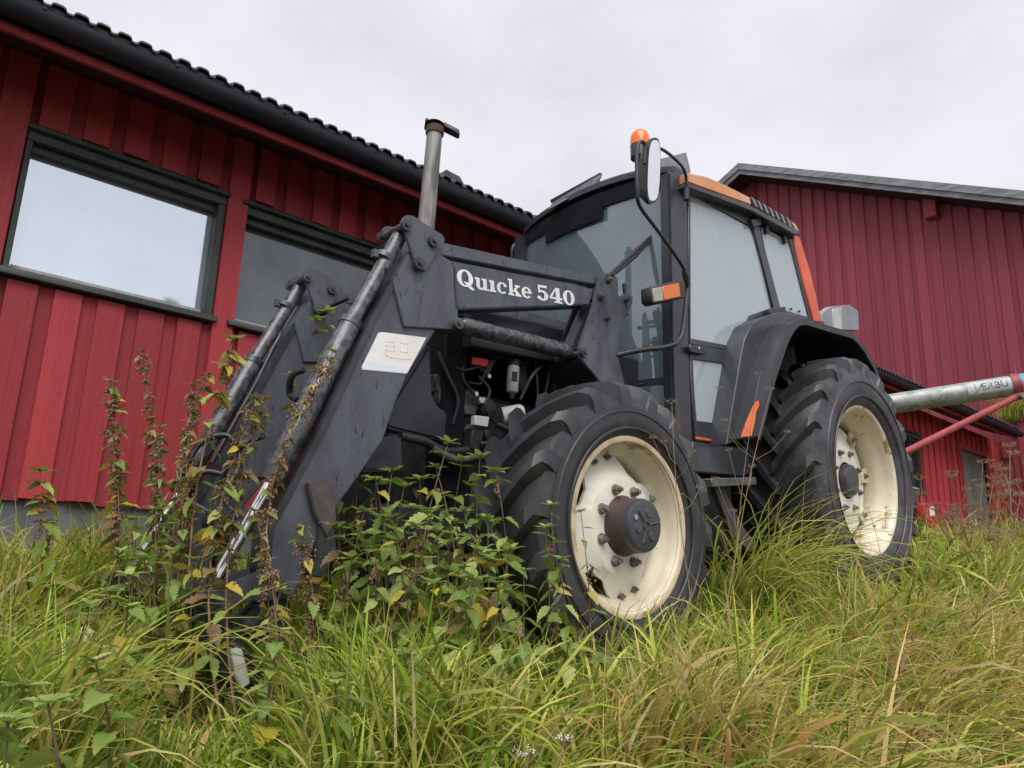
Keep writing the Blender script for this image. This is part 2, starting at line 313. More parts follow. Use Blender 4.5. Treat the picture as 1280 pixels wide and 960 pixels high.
# ------------------------------------------------------------------ low red barn with the long eave
EZ = lambda X: 2.837+.0115*X                    # eave height along the building
WY = 5.0
def low_barn():
    b = thing('low_barn', 'long low red board barn with dark eave and two windows behind the tractor', 'barn', (8, 7, -.3))
    x0, x1 = -3.2, 20.0
    obj('foundation', MB().box((x0,WY+.05,-1.2), (x1,WY+.35,.24)), 'concrete', b)
    # core wall behind the boards, with the openings left as recesses
    ops = [(.50,1.72,1.54,2.43), (1.84,3.30,1.54,2.42), (13.55,14.92,1.42,2.45), (17.19,18.95,.2,2.56)]
    xs = sorted({x0, x1, *[o[0] for o in ops], *[o[1] for o in ops]})
    core = MB()
    for a, c in zip(xs[:-1], xs[1:]):
        o = [o for o in ops if abs(o[0]-a) < 1e-6]
        if o:
            _,_,zb,zt = o[0]
            if zb > .3: core.box((a,WY+.045,.22),(c,WY+.16,zb))
            core.box((a,WY+.045,zt),(c,WY+.16,3.0))
        else: core.box((a,WY+.045,.22),(c,WY+.16,3.0))
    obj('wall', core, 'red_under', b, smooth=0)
    def boards(xa, xb, pitch, wo, first=0):
        n = int(round((xb-xa)/pitch))
        for i in range(n):
            xc = xa+(i+.5)*pitch
            for kind in (0, 1):                 # 0 proud board, 1 recessed board between
                c = xc if kind == 0 else xc+pitch/2
                hw = (wo if kind == 0 else pitch-wo+.03)/2
                hw *= random.uniform(.96, 1.04)
                yf = WY+(0 if kind == 0 else .024)+random.uniform(-.003,.003); yb = yf+.022
                segs = [(.225+random.uniform(-.012,.012), 2.98)]
                for (oa, ob, zb, zt) in ops:
                    if c > oa-.02 and c < ob+.02:
                        segs = [(segs[0][0], zb-.06), (zt+.05+random.uniform(0,.02)*(kind==0), 2.98)]
                for za, zc in segs:
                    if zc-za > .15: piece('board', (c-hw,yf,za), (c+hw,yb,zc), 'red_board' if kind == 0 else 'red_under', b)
                    if kind == 0 and zc-za > .15 and c < 3.2:
                        for zn in (za+.09, zc-.12, (za+zc)/2) if zc-za > .9 else (za+.06,):
                            piece('nail', (c-.042,yf-.0025,zn), (c-.036,yf+.002,zn+.006), 'pin_metal', b); piece('nail', (c+.036,yf-.0025,zn+.004), (c+.042,yf+.002,zn+.010), 'pin_metal', b)
    boards(-1.5, .335, .229, .148); boards(.50, 1.70, .24, .155); boards(1.88, 5.9, .23, .15); boards(5.9, 20.0, .335, .21)
    for xa, xb in ((.335,.49), (1.725,1.868)): piece('corner_board', (xa,WY-.018,.225), (xb,WY+.03,2.98), 'red_board', b)
    # windows
    def window(xa, xb, za, zb, m, deep, sash=True):
        wo = obj('window', MB().box((xa+.03,WY+deep,za+.035),(xb-.05,WY+deep+.012,zb-.05)), m, b, smooth=0)
        fr = MB()
        for lo, hi in (((xa,WY+.0,zb-.06),(xb,WY+.16,zb)), ((xa,WY+.004,za),(xa+.035,WY+.16,zb-.06)), ((xb-.05,WY+.004,za),(xb,WY+.16,zb-.06)), ((xa+.035,WY+.06,zb-.11),(xb-.05,WY+.158,zb-.06))): fr.box(lo, hi)
        obj('frame', fr, 'green_trim', wo, bevel=.004)
        obj('sill', MB().prism([(xa-.02,WY-.05,za-.045),(xa-.02,WY-.05,za-.005),(xa-.02,WY+.14,za+.03),(xa-.02,WY+.14,za-.045)], (xb-xa+.04,0,0)), 'green_trim', wo, bevel=.004)
        obj('drip_board', MB().prism([(xa-.01,WY-.045,zb-.0),(xa-.01,WY-.045,zb+.028),(xa-.01,WY+.02,zb+.05),(xa-.01,WY+.02,zb)], (xb-xa+.02,0,0)), 'green_trim', wo, bevel=.003)
        if sash:
            s = MB().box((xa+.05,WY+deep-.03,za+.03),(xb-.05,WY+deep-.002,za+.055)); obj('bead', s, 'window_frame', wo)
    window(.50, 1.72, 1.54, 2.43, 'sky_pane', .115); window(1.84, 3.30, 1.54, 2.42, 'dull_pane', .13)
    window(13.55, 14.92, 1.42, 2.45, 'dark_pane', .10)
    for k in range(2): piece('mullion', (14.0+.45*k,WY+.03,1.47), (14.06+.45*k,WY+.09,2.40), 'green_trim', b)
    # plank door
    d = obj('door', MB().box((17.19,WY+.10,.2),(18.95,WY+.14,2.5)), 'grey_door', b, smooth=0)
    for i in range(10): piece('plank', (17.21+i*.172,WY+.07+random.uniform(0,.006),.2), (17.37+i*.172,WY+.10,2.5), 'grey_door', d)
    obj('door_frame', MB().box((17.10,WY-.02,2.5),(19.04,WY+.1,2.6)).box((17.10,WY-.02,.2),(17.19,WY+.1,2.5)).box((18.95,WY-.02,.2),(19.04,WY+.1,2.5)), 'red_trim', d)
    # eave: fascia, soffit, gutter, roof sheet and one tile after another along the edge
    YF = 4.42
    e0, e1 = -3.4, 19.1
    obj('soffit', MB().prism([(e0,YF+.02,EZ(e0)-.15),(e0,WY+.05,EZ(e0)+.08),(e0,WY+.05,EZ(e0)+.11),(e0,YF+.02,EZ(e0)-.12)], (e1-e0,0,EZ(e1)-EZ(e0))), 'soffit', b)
    obj('fascia', MB().prism([(e0,YF-.005,EZ(e0)-.185),(e0,YF+.02,EZ(e0)-.185),(e0,YF+.02,EZ(e0)-.135),(e0,YF-.005,EZ(e0)-.135)], (e1-e0,0,EZ(e1)-EZ(e0))), 'red_trim', b)
    obj('fascia_shade', MB().prism([(e0,YF-.004,EZ(e0)-.134),(e0,YF+.02,EZ(e0)-.134),(e0,YF+.02,EZ(e0)-.0),(e0,YF-.004,EZ(e0)-.0)], (e1-e0,0,EZ(e1)-EZ(e0))), 'gutter', b)  # upper fascia coloured near black as the shadow band under the tiles
    gp = []
    for k in range(13):
        q = math.pi*(1+k/12); gp.append((math.cos(q)*.072, math.sin(q)*.085))
    gp += [(1*.066*math.cos(math.pi*(2-k/12)), .079*math.sin(math.pi*(2-k/12))) for k in range(13)]
    obj('gutter', MB().prism([(e0,4.346+y,EZ(e0)-.055+z) for y, z in gp], (e1-e0,0,EZ(e1)-EZ(e0))), 'gutter', b, smooth=50)
    for i in range(30):
        x = -1+i*.69; piece('gutter_bracket', (x,4.268,EZ(x)-.06), (x+.02,4.425,EZ(x)-.045), 'gutter', b)
    s = math.tan(R_(22))
    rf = obj('roof', MB().prism([(e0,4.335,EZ(e0)-.01),(e0,9.4,EZ(e0)-.01+5.065*s),(e0,9.4,EZ(e0)+.02+5.065*s),(e0,4.335,EZ(e0)+.012)], (e1-e0,0,EZ(e1)-EZ(e0))), 'roof_tile', b)
    t0 = MB(); pw = .112
    prof = [(-.056,.0),(-.040,.002),(-.032,.022),(-.018,.028),(.018,.028),(.032,.022),(.040,.002),(.056,.0)]
    for k in (0, 1):
        pass
    a = [(x,0,z) for x, z in prof]; bb = [(x,.42,z+.42*s) for x, z in prof]; cc = [(x,.0,z-.012) for x, z in prof]
    n = len(prof)
    t0.add(a+bb+cc, [(i,i+1,n+i+1,n+i) for i in range(n-1)]+[(2*n+i,2*n+i+1,i+1,i) for i in range(n-1)])
    first = None; x = -1.0; cnt = 0
    while x < 19.0:
        if first is None:
            o = obj('tile', t0, 'roof_tile', b, world=False, smooth=25); first = o
        else:
            o = first.copy(); C.objects.link(o)
        o.location = Vector((x,4.31,EZ(x)+.005))-b.location
        o.rotation_euler = (random.uniform(-.01,.01), random.uniform(-.02,.02), 0)
        step = .112
        x += step; cnt += 1
    v = oY(562,226,5.6); obj('roof_vent', MB().prism([(v.x-.18,5.5,v.z-.25),(v.x-.12,5.5,v.z+.04),(v.x+.05,5.5,v.z+.03),(v.x+.26,5.5,v.z-.18),(v.x+.26,5.5,v.z-.35)], (0,.25,0)), 'roof_tile', rf)
    return b
low_barn()

# ------------------------------------------------------------------ tall gabled barn
def tall_barn():
    b = thing('tall_barn', 'tall weathered wine red barn with pale grey gable boards', 'barn', (24, 11, .3))
    X = 20.0; yr, zr = 10.93, 11.87; k = .498
    zt = lambda y: zr-k*abs(y-yr)
    core = MB().prism([(X+.05,-5,-.5),(X+.05,-5,zt(-5)),(X+.05,yr,zr),(X+.05,25,zt(25)),(X+.05,25,-.5)], (.15,0,0))
    obj('wall', core, 'wine_board', b, smooth=0)
    p = .36; y = -2.0; i = 0
    while y < 20:
        for kind in (0, 1):
            c = y+(0 if kind == 0 else p/2); hw = (.225 if kind == 0 else .17)/2*random.uniform(.95,1.05)
            xf = X+(-.02 if kind == 0 else .022)+random.uniform(-.004,.004)
            z0 = .1 if c < 4.7 else 2.6
            piece('board', (xf,c-hw,z0), (xf+.024,c+hw,zt(c)+.12), 'wine_board', b)
        y += p
    # roof slabs and the two-layer gable boards
    OV = .75
    for sgn, ye in ((-1,-5.6), (1,25.6)):
        pts = [(X-OV,yr,zr+.06),(X-OV,ye,zt(ye)+.06),(X-OV,ye,zt(ye)+.22),(X-OV,yr,zr+.22)]
        obj('roof', MB().prism(pts, (14,0,0)), 'soffit', b, smooth=0)
        o = obj('gable_board', MB().prism([(X-OV-.05,yr,zr+.02),(X-OV-.05,ye,zt(ye)+.02),(X-OV-.05,ye,zt(ye)+.25),(X-OV-.05,yr,zr+.25)], (.047,0,0)), 'grey_trim', b, smooth=0)
        obj('gable_board', MB().prism([(X-OV-.10,yr,zr+.17),(X-OV-.10,ye,zt(ye)+.17),(X-OV-.10,ye,zt(ye)+.38),(X-OV-.10,yr,zr+.38)], (.20,0,0)), 'grey_trim', b, smooth=0)
    a = oX(1155,243,X-.12); c = oX(1173,271,X-.12)
    obj('hatch_box', MB().box((X-.28,min(a.y,c.y),c.z), (X-.004,max(a.y,c.y),a.z+.05)), 'wine_board', b)
    return b
tall_barn()

# ------------------------------------------------------------------ tractor
YC = 2.90                                       # centre plane of the tractor
FW = Vector((2.485, 1.97, .140)); RW = Vector((4.89, 1.97, .555))
T = thing('tractor', 'black and orange farm tractor with front loader parked on the grass bank', 'tractor', (3.6, YC, -.4))
def pY(pts, y): return [oY(a, c, y) for a, c in pts]
def mir(p): return Vector((p[0], 2*YC-p[1], p[2]))
def prismY(pts, y0, y1, far=False, yref=None):             # outline traced on plane y0, thickness to y1
    P = [Vector((p.x,y0,p.z)) for p in pY(pts, yref or y0)]
    if far: P = [mir(p) for p in P]
    return MB().prism(P, (0, (y0-y1) if far else (y1-y0), 0))
def cylY(px, y0, y1, r, far=False, yref=None, n=24):
    p = oY(px[0], px[1], yref if yref else y0); a = Vector((p.x,y0,p.z)); c = Vector((p.x,y1,p.z))
    if far: a, c = mir(a), mir(c)
    return MB().cyl(a, c, r, n=n)

# ---- wheels
def tyre_mesh(R, rim, W, nl, lugh, lugw, k, dirn=1):
    mb = MB(); h = W/2
    R0 = R-lugh
    prof = [(rim-.012,-.80*h),(rim+.012,-.86*h),(rim+.05,-.95*h),(rim+.42*(R0-rim),-1.0*h),(rim+.66*(R0-rim),-.985*h),(R0-.075,-.94*h),(R0-.03,-.86*h),(R0-.006,-.6*h),(R0,-.25*h),(R0,.25*h),(R0-.006,.6*h),(R0-.03,.86*h),(R0-.075,.94*h),(rim+.66*(R0-rim),.985*h),(rim+.42*(R0-rim),1.0*h),(rim+.05,.95*h),(rim+.012,.86*h),(rim-.012,.80*h)]
    mb.lathe(prof, 96)
    for rr in (rim+.24*(R0-rim), rim+.56*(R0-rim)):       # moulded sidewall rings
        pr = [(rr-.006,-.99*h),(rr-.003,-1.018*h),(rr+.003,-1.018*h),(rr+.006,-.99*h)]; mb.lathe(pr, 96)
    def surf(t):                                # t 0 centre .. 1 shoulder .. 1.25 down the sidewall -> (radius of carcass, y, outward radius)
        if t <= .8: return R0-.01*t, t*1.0*h, R-.012*t*t
        u = (t-.8)/.35
        return R0-.03-.075*u*u, h*(.80+.15*min(u,1)), R-.010-.012*u-.058*u*u
    st = [-.04, .12, .35, .6, .82, 1.0, 1.12]
    for side in (-1, 1):
        for i in range(nl):
            ph0 = 2*math.pi*(i+(0 if side < 0 else .5))/nl
            vs = []
            for j, t in enumerate(st):
                rb, y, ro = surf(max(t,0)); y = t*h if t < .8 else y
                ph = ph0+dirn*k*(min(t,1)**.85 if t > 0 else 0)/R
                wt = lugw*(.72+.38*min(max(t,0),1)); dphi = wt/2/R
                yy = side*y
                yo = side*(y+(.03*h if t > .9 else 0))
                for (rr, dd, yv) in ((rb-.02,-dphi*1.35,yy),(ro,-dphi*.85,yo),(ro,dphi*.85,yo),(rb-.02,dphi*1.35,yy)):
                    vs.append(((rr)*math.cos(ph+dd), yv, rr*math.sin(ph+dd)))
            n = len(st); fs = [(a*4+b, a*4+b+1, a*4+5+b, a*4+4+b) for a in range(n-1) for b in range(3)]
            fs += [(0,1,2,3), ((n-1)*4+3,(n-1)*4+2,(n-1)*4+1,(n-1)*4)]
            mb.add(vs, fs)
    return mb
def nutmb(r, y, ang, rad, h, dome=True):
    c = Vector((r*math.cos(ang), 0, r*math.sin(ang))); mb = MB()
    mb.cyl(c+Vector((0,y,0)), c+Vector((0,y-.25*h,0)), rad*1.25, n=14)
    mb.cyl(c+Vector((0,y-.2*h,0)), c+Vector((0,y-.75*h,0)), rad, n=6)
    mb.cyl(c+Vector((0,y-.7*h,0)), c+Vector((0,y-1.25*h,0)), rad*.6, rad*.5, n=10)
    return mb
def front_wheel(name, loc, flip, steer=0):
    wl = sub(name, T, loc)
    if flip: wl.rotation_euler = (0,0,math.pi)
    W = .40; y0 = .035                          # tyre centre sits behind the outer flange
    kw = dict(world=False)
    obj('tyre', shift(tyre_mesh(.622,.355,W,18,.044,.070,.26,-1), (0,W*.40+y0-.02,0)), 'tyre', wl, smooth=34, **kw)
    rim = MB().lathe([(.345,.012),(.358,.0),(.374,.001),(.380,.012),(.370,.022),(.352,.03),(.345,.055),(.343,.085),(.318,.105),(.300,.13),(.298,.22),(.318,.25),(.345,.28),(.37,.30),(.36,.31),(.335,.295),(.30,.262),(.284,.23),(.286,.13),(.305,.095),(.328,.075),(.333,.05)], 96, closed=True)
    obj('rim', rim, 'rim', wl, smooth=50, **kw)
    obj('rim_lip', MB().lathe([(.352,-.002),(.362,-.006),(.374,-.004),(.380,.004),(.374,.006),(.36,.003)], 96, closed=True), 'rim_edge', wl, **kw)
    # four-lobed pressed disc
    n = 144; rings = [(.09,.045),(.185,.045),(.205,.050),(.245,.085),(1,.098)]
    vs = []; LA = R_(18)
    for kk in range(n):
        q = 2*math.pi*kk/n
        lob = .5+.5*math.cos(4*(q-LA-math.pi/2+R_(0)))
        ro = .238+.082*min(1, max(0, lob*1.35-.12))**.8
        for (r, y) in rings:
            if r == 1: r = ro; y = .085+.028*(ro-.238)/.08
            elif r > .21: r = min(r, ro-.004)
            vs.append((r*math.cos(q), y, r*math.sin(q)))
    m = len(rings); v2 = [(x, y+.014, z) for x, y, z in vs]
    fs = [(a*m+j, a*m+j+1, ((a+1)%n)*m+j+1, ((a+1)%n)*m+j) for a in range(n) for j in range(m-1)]
    N = n*m; fs2 = [tuple(i+N for i in f[::-1]) for f in fs]
    ed = [(a*m+m-1, N+a*m+m-1, N+((a+1)%n)*m+m-1, ((a+1)%n)*m+m-1) for a in range(n)]
    obj('disc', MB().add(vs+v2, fs+fs2+ed), 'disc', wl, smooth=30, **kw)
    for a in range(4):                          # rim lugs the disc is bolted to
        q = LA+math.pi/2*a+math.pi/2
        c, s_ = math.cos(q), math.sin(q)
        lg = MB()
        for sg in (-1, 1):
            qa = q+sg*R_(9)
            obj('bolt', nutmb(.293, .108, qa, .0145, .026), 'nut', wl, smooth=30, **kw)
        P = [(r*math.cos(q+d), .116, r*math.sin(q+d)) for r, d in ((.27,-.22),(.312,-.24),(.312,.24),(.27,.22))]
        obj('bracket', MB().prism(P, (0,.02,0)), 'rim', wl, **kw)
    obj('hub', MB().lathe([(.0,-.072),(.094,-.072),(.106,-.066),(.111,-.054),(.111,-.034)], 48), 'hub_face', wl, smooth=30, **kw)
    obj('hub_drum', MB().lathe([(.1105,-.036),(.112,-.032),(.115,.02),(.128,.046)], 48), 'hub_side', wl, **kw)
    em = MB()
    for a in range(3):
        q = R_(72)+2*math.pi*a/3
        c = Vector((.055*math.cos(q),-.0715,.055*math.sin(q))); em.cyl(c, c+Vector((0,-.005,0)), .02, .018, n=18)
        q += math.pi/3
        p0, p1 = [Vector((r*math.cos(q),-.073,r*math.sin(q))) for r in (.02,.078)]
        em.tube([p0,p1], .0055, 6)
    em.lathe([(.014,-.071),(.015,-.078),(.020,-.078),(.021,-.071)], 24)
    obj('cast_emblem', em, 'hub_face', wl, **kw)
    obj('filler_plug', MB().cyl((-.072,-.07,.03),(-.072,-.078,.03),.011,n=12), 'silver', wl, **kw)
    for a in range(8): obj('wheel_nut', nutmb(.158, .047, R_(22+45*a), .0185, .034), 'nut', wl, smooth=30, **kw)
    return wl
def shift(mb, d): mb.v = [(v[0]+d[0], v[1]+d[1], v[2]+d[2]) for v in mb.v]; return mb
def rear_wheel(name, loc, flip):
    wl = sub(name, T, loc); kw = dict(world=False)
    if flip: wl.rotation_euler = (0,0,math.pi)
    W = .50
    obj('tyre', shift(tyre_mesh(.812,.468,W,20,.050,.080,.33,-1), (0,W*.42+.005,0)), 'tyre_grey', wl, smooth=34, **kw)
    rim = MB().lathe([(.455,.014),(.470,.0),(.488,.001),(.494,.013),(.484,.024),(.466,.032),(.459,.06),(.455,.085),(.432,.105),(.420,.13),(.412,.30),(.43,.33),(.46,.36),(.485,.38),(.475,.392),(.45,.375),(.415,.345),(.397,.31),(.405,.13),(.416,.10),(.440,.078),(.447,.055)], 112, closed=True)
    obj('rim', rim, 'rim', wl, smooth=50, **kw)
    n = 112; rings = [(.12,.135),(.20,.135),(.225,.14),(.27,.175),(.33,.185),(.36,.18)]
    mb = MB().lathe(rings, n); mb.lathe([(r, y+.014) for r, y in rings], n)
    obj('disc', mb, 'disc', wl, smooth=30, **kw)
    if not flip:
        cu = bpy.data.curves.new('t', 'FONT'); cu.body = "-5.3'85-ACO0"; cu.size = 1; cu.offset = .01; cu.resolution_u = 2
        to = bpy.data.objects.new('t', cu); C.objects.link(to); bpy.context.view_layer.update(); me = bpy.data.meshes.new_from_object(to)
        vs = [v.co.copy() for v in me.vertices]; fs = [tuple(p.vertices) for p in me.polygons]; bpy.data.objects.remove(to)
        mb = MB(); hsz = .055
        for lay, dy in ((0, -.0045),):
            P = []
            for v in vs:
                r_ = .672+v.y*hsz; q = R_(152)-v.x*hsz/.70; P.append((r_*math.cos(q), W*.42+.005-W/2*1.006-.004, r_*math.sin(q)))
            mb.add(P, fs)
        obj('moulded_lettering', mb, 'tyre_letter', wl, smooth=0, **kw)
    for a in range(8):
        q = R_(10+45*a)
        P = [(r*math.cos(q+d), .162, r*math.sin(q+d)) for r, d in ((.325,-.13),(.418,-.13),(.418,.13),(.325,.13))]
        obj('bracket', MB().prism(P, (0,.022,0)), 'rim', wl, bevel=.004, **kw)
        obj('bolt', nutmb(.36, .160, q, .014, .02), 'nut', wl, **kw)
        obj('wheel_nut', nutmb(.19, .136, R_(25+45*a), .017, .026), 'nut', wl, **kw)
    obj('hub', MB().lathe([(0,.09),(.08,.09),(.098,.096),(.104,.11),(.108,.14)], 48), 'hub_face', wl, **kw)
    return wl
front_wheel('front_wheel', FW, False); front_wheel('front_wheel', mir(FW), True)
rear_wheel('rear_wheel', RW, False); rear_wheel('rear_wheel', mir(RW), True)

# ---- chassis, engine, axles
obj('front_axle', MB().tube([(2.485,2.28,.14),(2.485,2.55,.12),(2.485,2.75,.08),(2.485,3.05,.08),(2.485,3.25,.12),(2.485,3.52,.14)], [.09,.075,.10,.10,.075,.09], 16), 'engine_dark', T)
obj('rear_axle', MB().tube([(4.89,2.2,.555),(4.89,2.5,.555),(4.89,2.62,.5),(4.89,3.18,.5),(4.89,3.3,.555),(4.89,3.6,.555)], [.10,.11,.22,.22,.11,.10], 20), 'engine_dark', T)
obj('gearbox', MB().box((2.9,2.66,-.02),(4.95,3.14,.62)), 'engine_dark', T, bevel=.04)
eng = obj('engine_block', MB().box((1.95,2.76,.12),(2.95,3.06,.78)), 'engine_dark', T, bevel=.03)
def ppx(l): return [oY(a, c, y) for a, c, y in l]
for (a, c, y, r, L_) in ((570,470,2.74,.05,.10),(590,500,2.72,.06,.09),(605,455,2.72,.045,.1),(575,520,2.70,.035,.12),(612,510,2.70,.05,.06),(560,490,2.74,.04,.1),(590,540,2.7,.04,.1),(650,560,2.7,.07,.1),(560,570,2.7,.06,.1)):
    p = oY(a, c, y); obj('engine_casting', MB().cyl(p, p+Vector((0,L_+.12,0)), r, r*1.1, n=18), random.choice(('engine_dark','engine_grey')), T, bevel=.006)
for l, r in (([(560,455,2.72),(553,480,2.70),(548,505,2.70),(560,515,2.74)], .028), ([(615,450,2.66),(602,475,2.66),(600,480,2.66),(585,478,2.68)], .006), ([(640,452,2.66),(622,447,2.66),(608,470,2.66)], .006),
             ([(500,545,2.60),(530,552,2.60),(560,565,2.62),(600,560,2.66)], .02), ([(600,555,2.62),(630,552,2.60),(640,548,2.62)], .012), ([(668,445,2.66),(672,490,2.66),(668,520,2.68)], .008), ([(690,440,2.66),(684,480,2.66),(676,505,2.68)], .007),
             ([(583,440,2.68),(578,470,2.66),(590,490,2.66)], .007), ([(705,410,2.64),(708,450,2.66),(700,500,2.68)], .012), ([(555,440,2.7),(575,462,2.66),(600,458,2.66)], .007)):
    obj('hose', MB().tube(spline(ppx(l)), r, 10), 'black_plastic', T)
for l, r in (([(548,440,2.68),(560,470,2.64),(572,500,2.64),(566,530,2.66)], .010), ([(600,430,2.68),(625,440,2.64),(660,436,2.64),(690,445,2.66)], .012), ([(650,500,2.66),(665,470,2.64),(680,455,2.66)], .009), ([(540,560,2.6),(570,575,2.6),(610,572,2.62),(640,590,2.64)], .018), ([(620,530,2.64),(640,540,2.62),(655,560,2.62)], .014), ([(598,470,2.66),(612,488,2.64),(606,510,2.64),(618,528,2.66)], .008)):
    obj('hose', MB().tube(spline(ppx(l)), r, 10), random.choice(('black_plastic','engine_grey')), T)
for (a, c, w_, h_, m) in ((566,452,18,12,'engine_grey'),(572,492,14,20,'engine_dark'),(588,512,16,14,'engine_grey'),(618,545,22,16,'engine_dark'),(660,530,20,26,'engine_dark'),(655,470,10,40,'engine_dark'),(548,478,8,22,'engine_grey'),(700,470,16,60,'engine_dark'),(604,500,10,10,'silver')):
    obj('engine_fitting', MB().prism(pY([(a-w_/2,c-h_/2),(a+w_/2,c-h_/2+1),(a+w_/2,c+h_/2),(a-w_/2+1,c+h_/2)], 2.68), (0,.10,0)), m, T, bevel=.006)
for (a, c) in ((560,468),(580,478),(596,492),(612,470),(570,510),(600,525)): obj('engine_bolt', MB().cyl(oY(a,c,2.66), oY(a,c,2.66)+Vector((0,.03,0)), .011, n=8), 'silver', T)
for a in ((619,388),(645,388)):
    p = oY(a[0],a[1],2.62); q = oY(a[0]+2,a[1]+14,2.62); obj('hose_fitting', MB().cyl(p, q, .014, n=12), 'silver', T)
    obj('hose', MB().tube(spline([q, oY(a[0]+4,a[1]+26,2.62), oY(a[0]+9,a[1]+55,2.64)]), .011, 10), 'black_plastic', T)
f0 = oY(640,490,2.66); f1 = oY(642,457,2.66); u = (f1-f0)
flt = obj('fuel_filter', MB().tube([f0-u*.03,f0,f0+u*.06,f0+u*.94,f1], [.02,.028,.031,.031,.026], 24), 'pale_plastic', T)
obj('filter_head', MB().cyl(f1, f1+u*.22, .034, n=20).cyl(f1+u*.2+Vector((-.05,0,0)), f1+u*.2+Vector((.05,0,0)), .012, n=10), 'engine_dark', flt)
lb = MB(); 
for k in range(9):
    pass
for k in range(6):
    q0, q1 = [R_(218+d) for d in (k*9,(k+1)*9)]
    c0, c1 = f0+u*.34, f0+u*.72
    lb.add([c0+Vector((.0316*math.cos(q0),.0316*math.sin(q0),0)), c0+Vector((.0316*math.cos(q1),.0316*math.sin(q1),0)), c1+Vector((.0316*math.cos(q1),.0316*math.sin(q1),0)), c1+Vector((.0316*math.cos(q0),.0316*math.sin(q0),0))], [(0,1,2,3)])
obj('filter_label', lb, 'black_plastic', flt)
obj('filter_bowl', MB().cyl(f0-u*.03, f0-u*.25, .018, .012, n=16), 'engine_dark', flt)
c0 = oY(655,515,2.60); c1 = oY(628,520,2.66)
obj('oil_filter', MB().tube([c0, c0+(c1-c0)*.12, c0+(c1-c0)*.2, c1], [.030,.042,.043,.043], 22), 'pale_plastic', T)
obj('red_tag', MB().prism(pY([(591,446),(611,450),(609,458),(590,455)], 2.645), (0,.01,0)), 'red_plastic', T)
obj('mount_bracket', MB().prism(pY([(594,519),(612,521),(610,534),(593,531)], 2.60), (0,.03,0)), 'pale_plastic', T, bevel=.003)
obj('support_bar', MB().prism(pY([(592,534),(606,536),(600,562),(587,560)], 2.62), (0,.06,0)), 'engine_dark', T, bevel=.003)
# nose and bonnet
obj('nose_panel', MB().prism(pY([(512,470),(538,428),(541,490),(545,503),(552,511),(560,515),(557,552),(485,535),(480,520)], 2.60), (0,.10,0)), 'cab_black', T, bevel=.012, seg=2)
obj('radiator', MB().box((1.98,2.66,.25),(2.12,3.16,1.12)), 'void_black', T, bevel=.01)
hz = MB(); 
prof = [(2.60,.96),(2.60,1.14),(2.64,1.21),(2.74,1.235),(3.06,1.235),(3.16,1.21),(3.20,1.14),(3.20,.96)]
hz.prism([(2.08,y,z-.01) for y, z in prof], (.92,0,.06))
obj('bonnet', hz, 'cab_black', T, bevel=.006)
obj('front_weight', MB().prism(pY([(458,548),(503,543),(505,588),(452,590)], 2.56), (0,.68,0)), 'loader_dark', T, bevel=.012, seg=2)
obj('frame_rail', MB().box((1.6,2.68,.02),(3.2,3.12,.20)), 'engine_dark', T, bevel=.01)
obj('far_dark_backing', MB().box((1.75,3.14,.1),(2.95,3.17,1.05)), 'cab_black', T)  # dark sheet added behind the engine so the gap reads as dark
obj('firewall', MB().box((2.93,2.50,.25),(3.28,3.30,1.12)), 'black_plastic', T, bevel=.03)

# ---- exhaust stack
s0 = oY(531,300,3.0); s1 = oY(544,160,3.0); u = s1-s0
st = obj('exhaust_stack', MB().tube([s0-u*1.0, s1-u*.02], [.049,.042], 24), 'stack', T)
obj('cap_ring', MB().tube([s1-u*.06, s1], [.05,.05], 20), 'rust', st)
cp = MB()
c = s1+u*.012; ax = Vector((.8,-.5,-.10)).normalized(); nn = Vector((.22,.1,1)).normalized(); sd_ = ax.cross(nn).normalized(); nn = sd_.cross(ax)
loop = [c+ax*(.056*math.cos(q))+sd_*(.056*math.sin(q)) for q in [2*math.pi*k/20 for k in range(20)]]
cp.prism(loop, nn*.006)
cp.prism([c+ax*.04+sd_*.025, c+ax*.13+sd_*.022-nn*.03, c+ax*.14-nn*.045, c+ax*.13-sd_*.022-nn*.03, c+ax*.04-sd_*.025], nn*.03)
cp.tube([c-ax*.05-sd_*.04+nn*.005, c-ax*.05+sd_*.04+nn*.005], .01, 8)
obj('rain_cap', cp, 'engine_dark', st, bevel=.003)

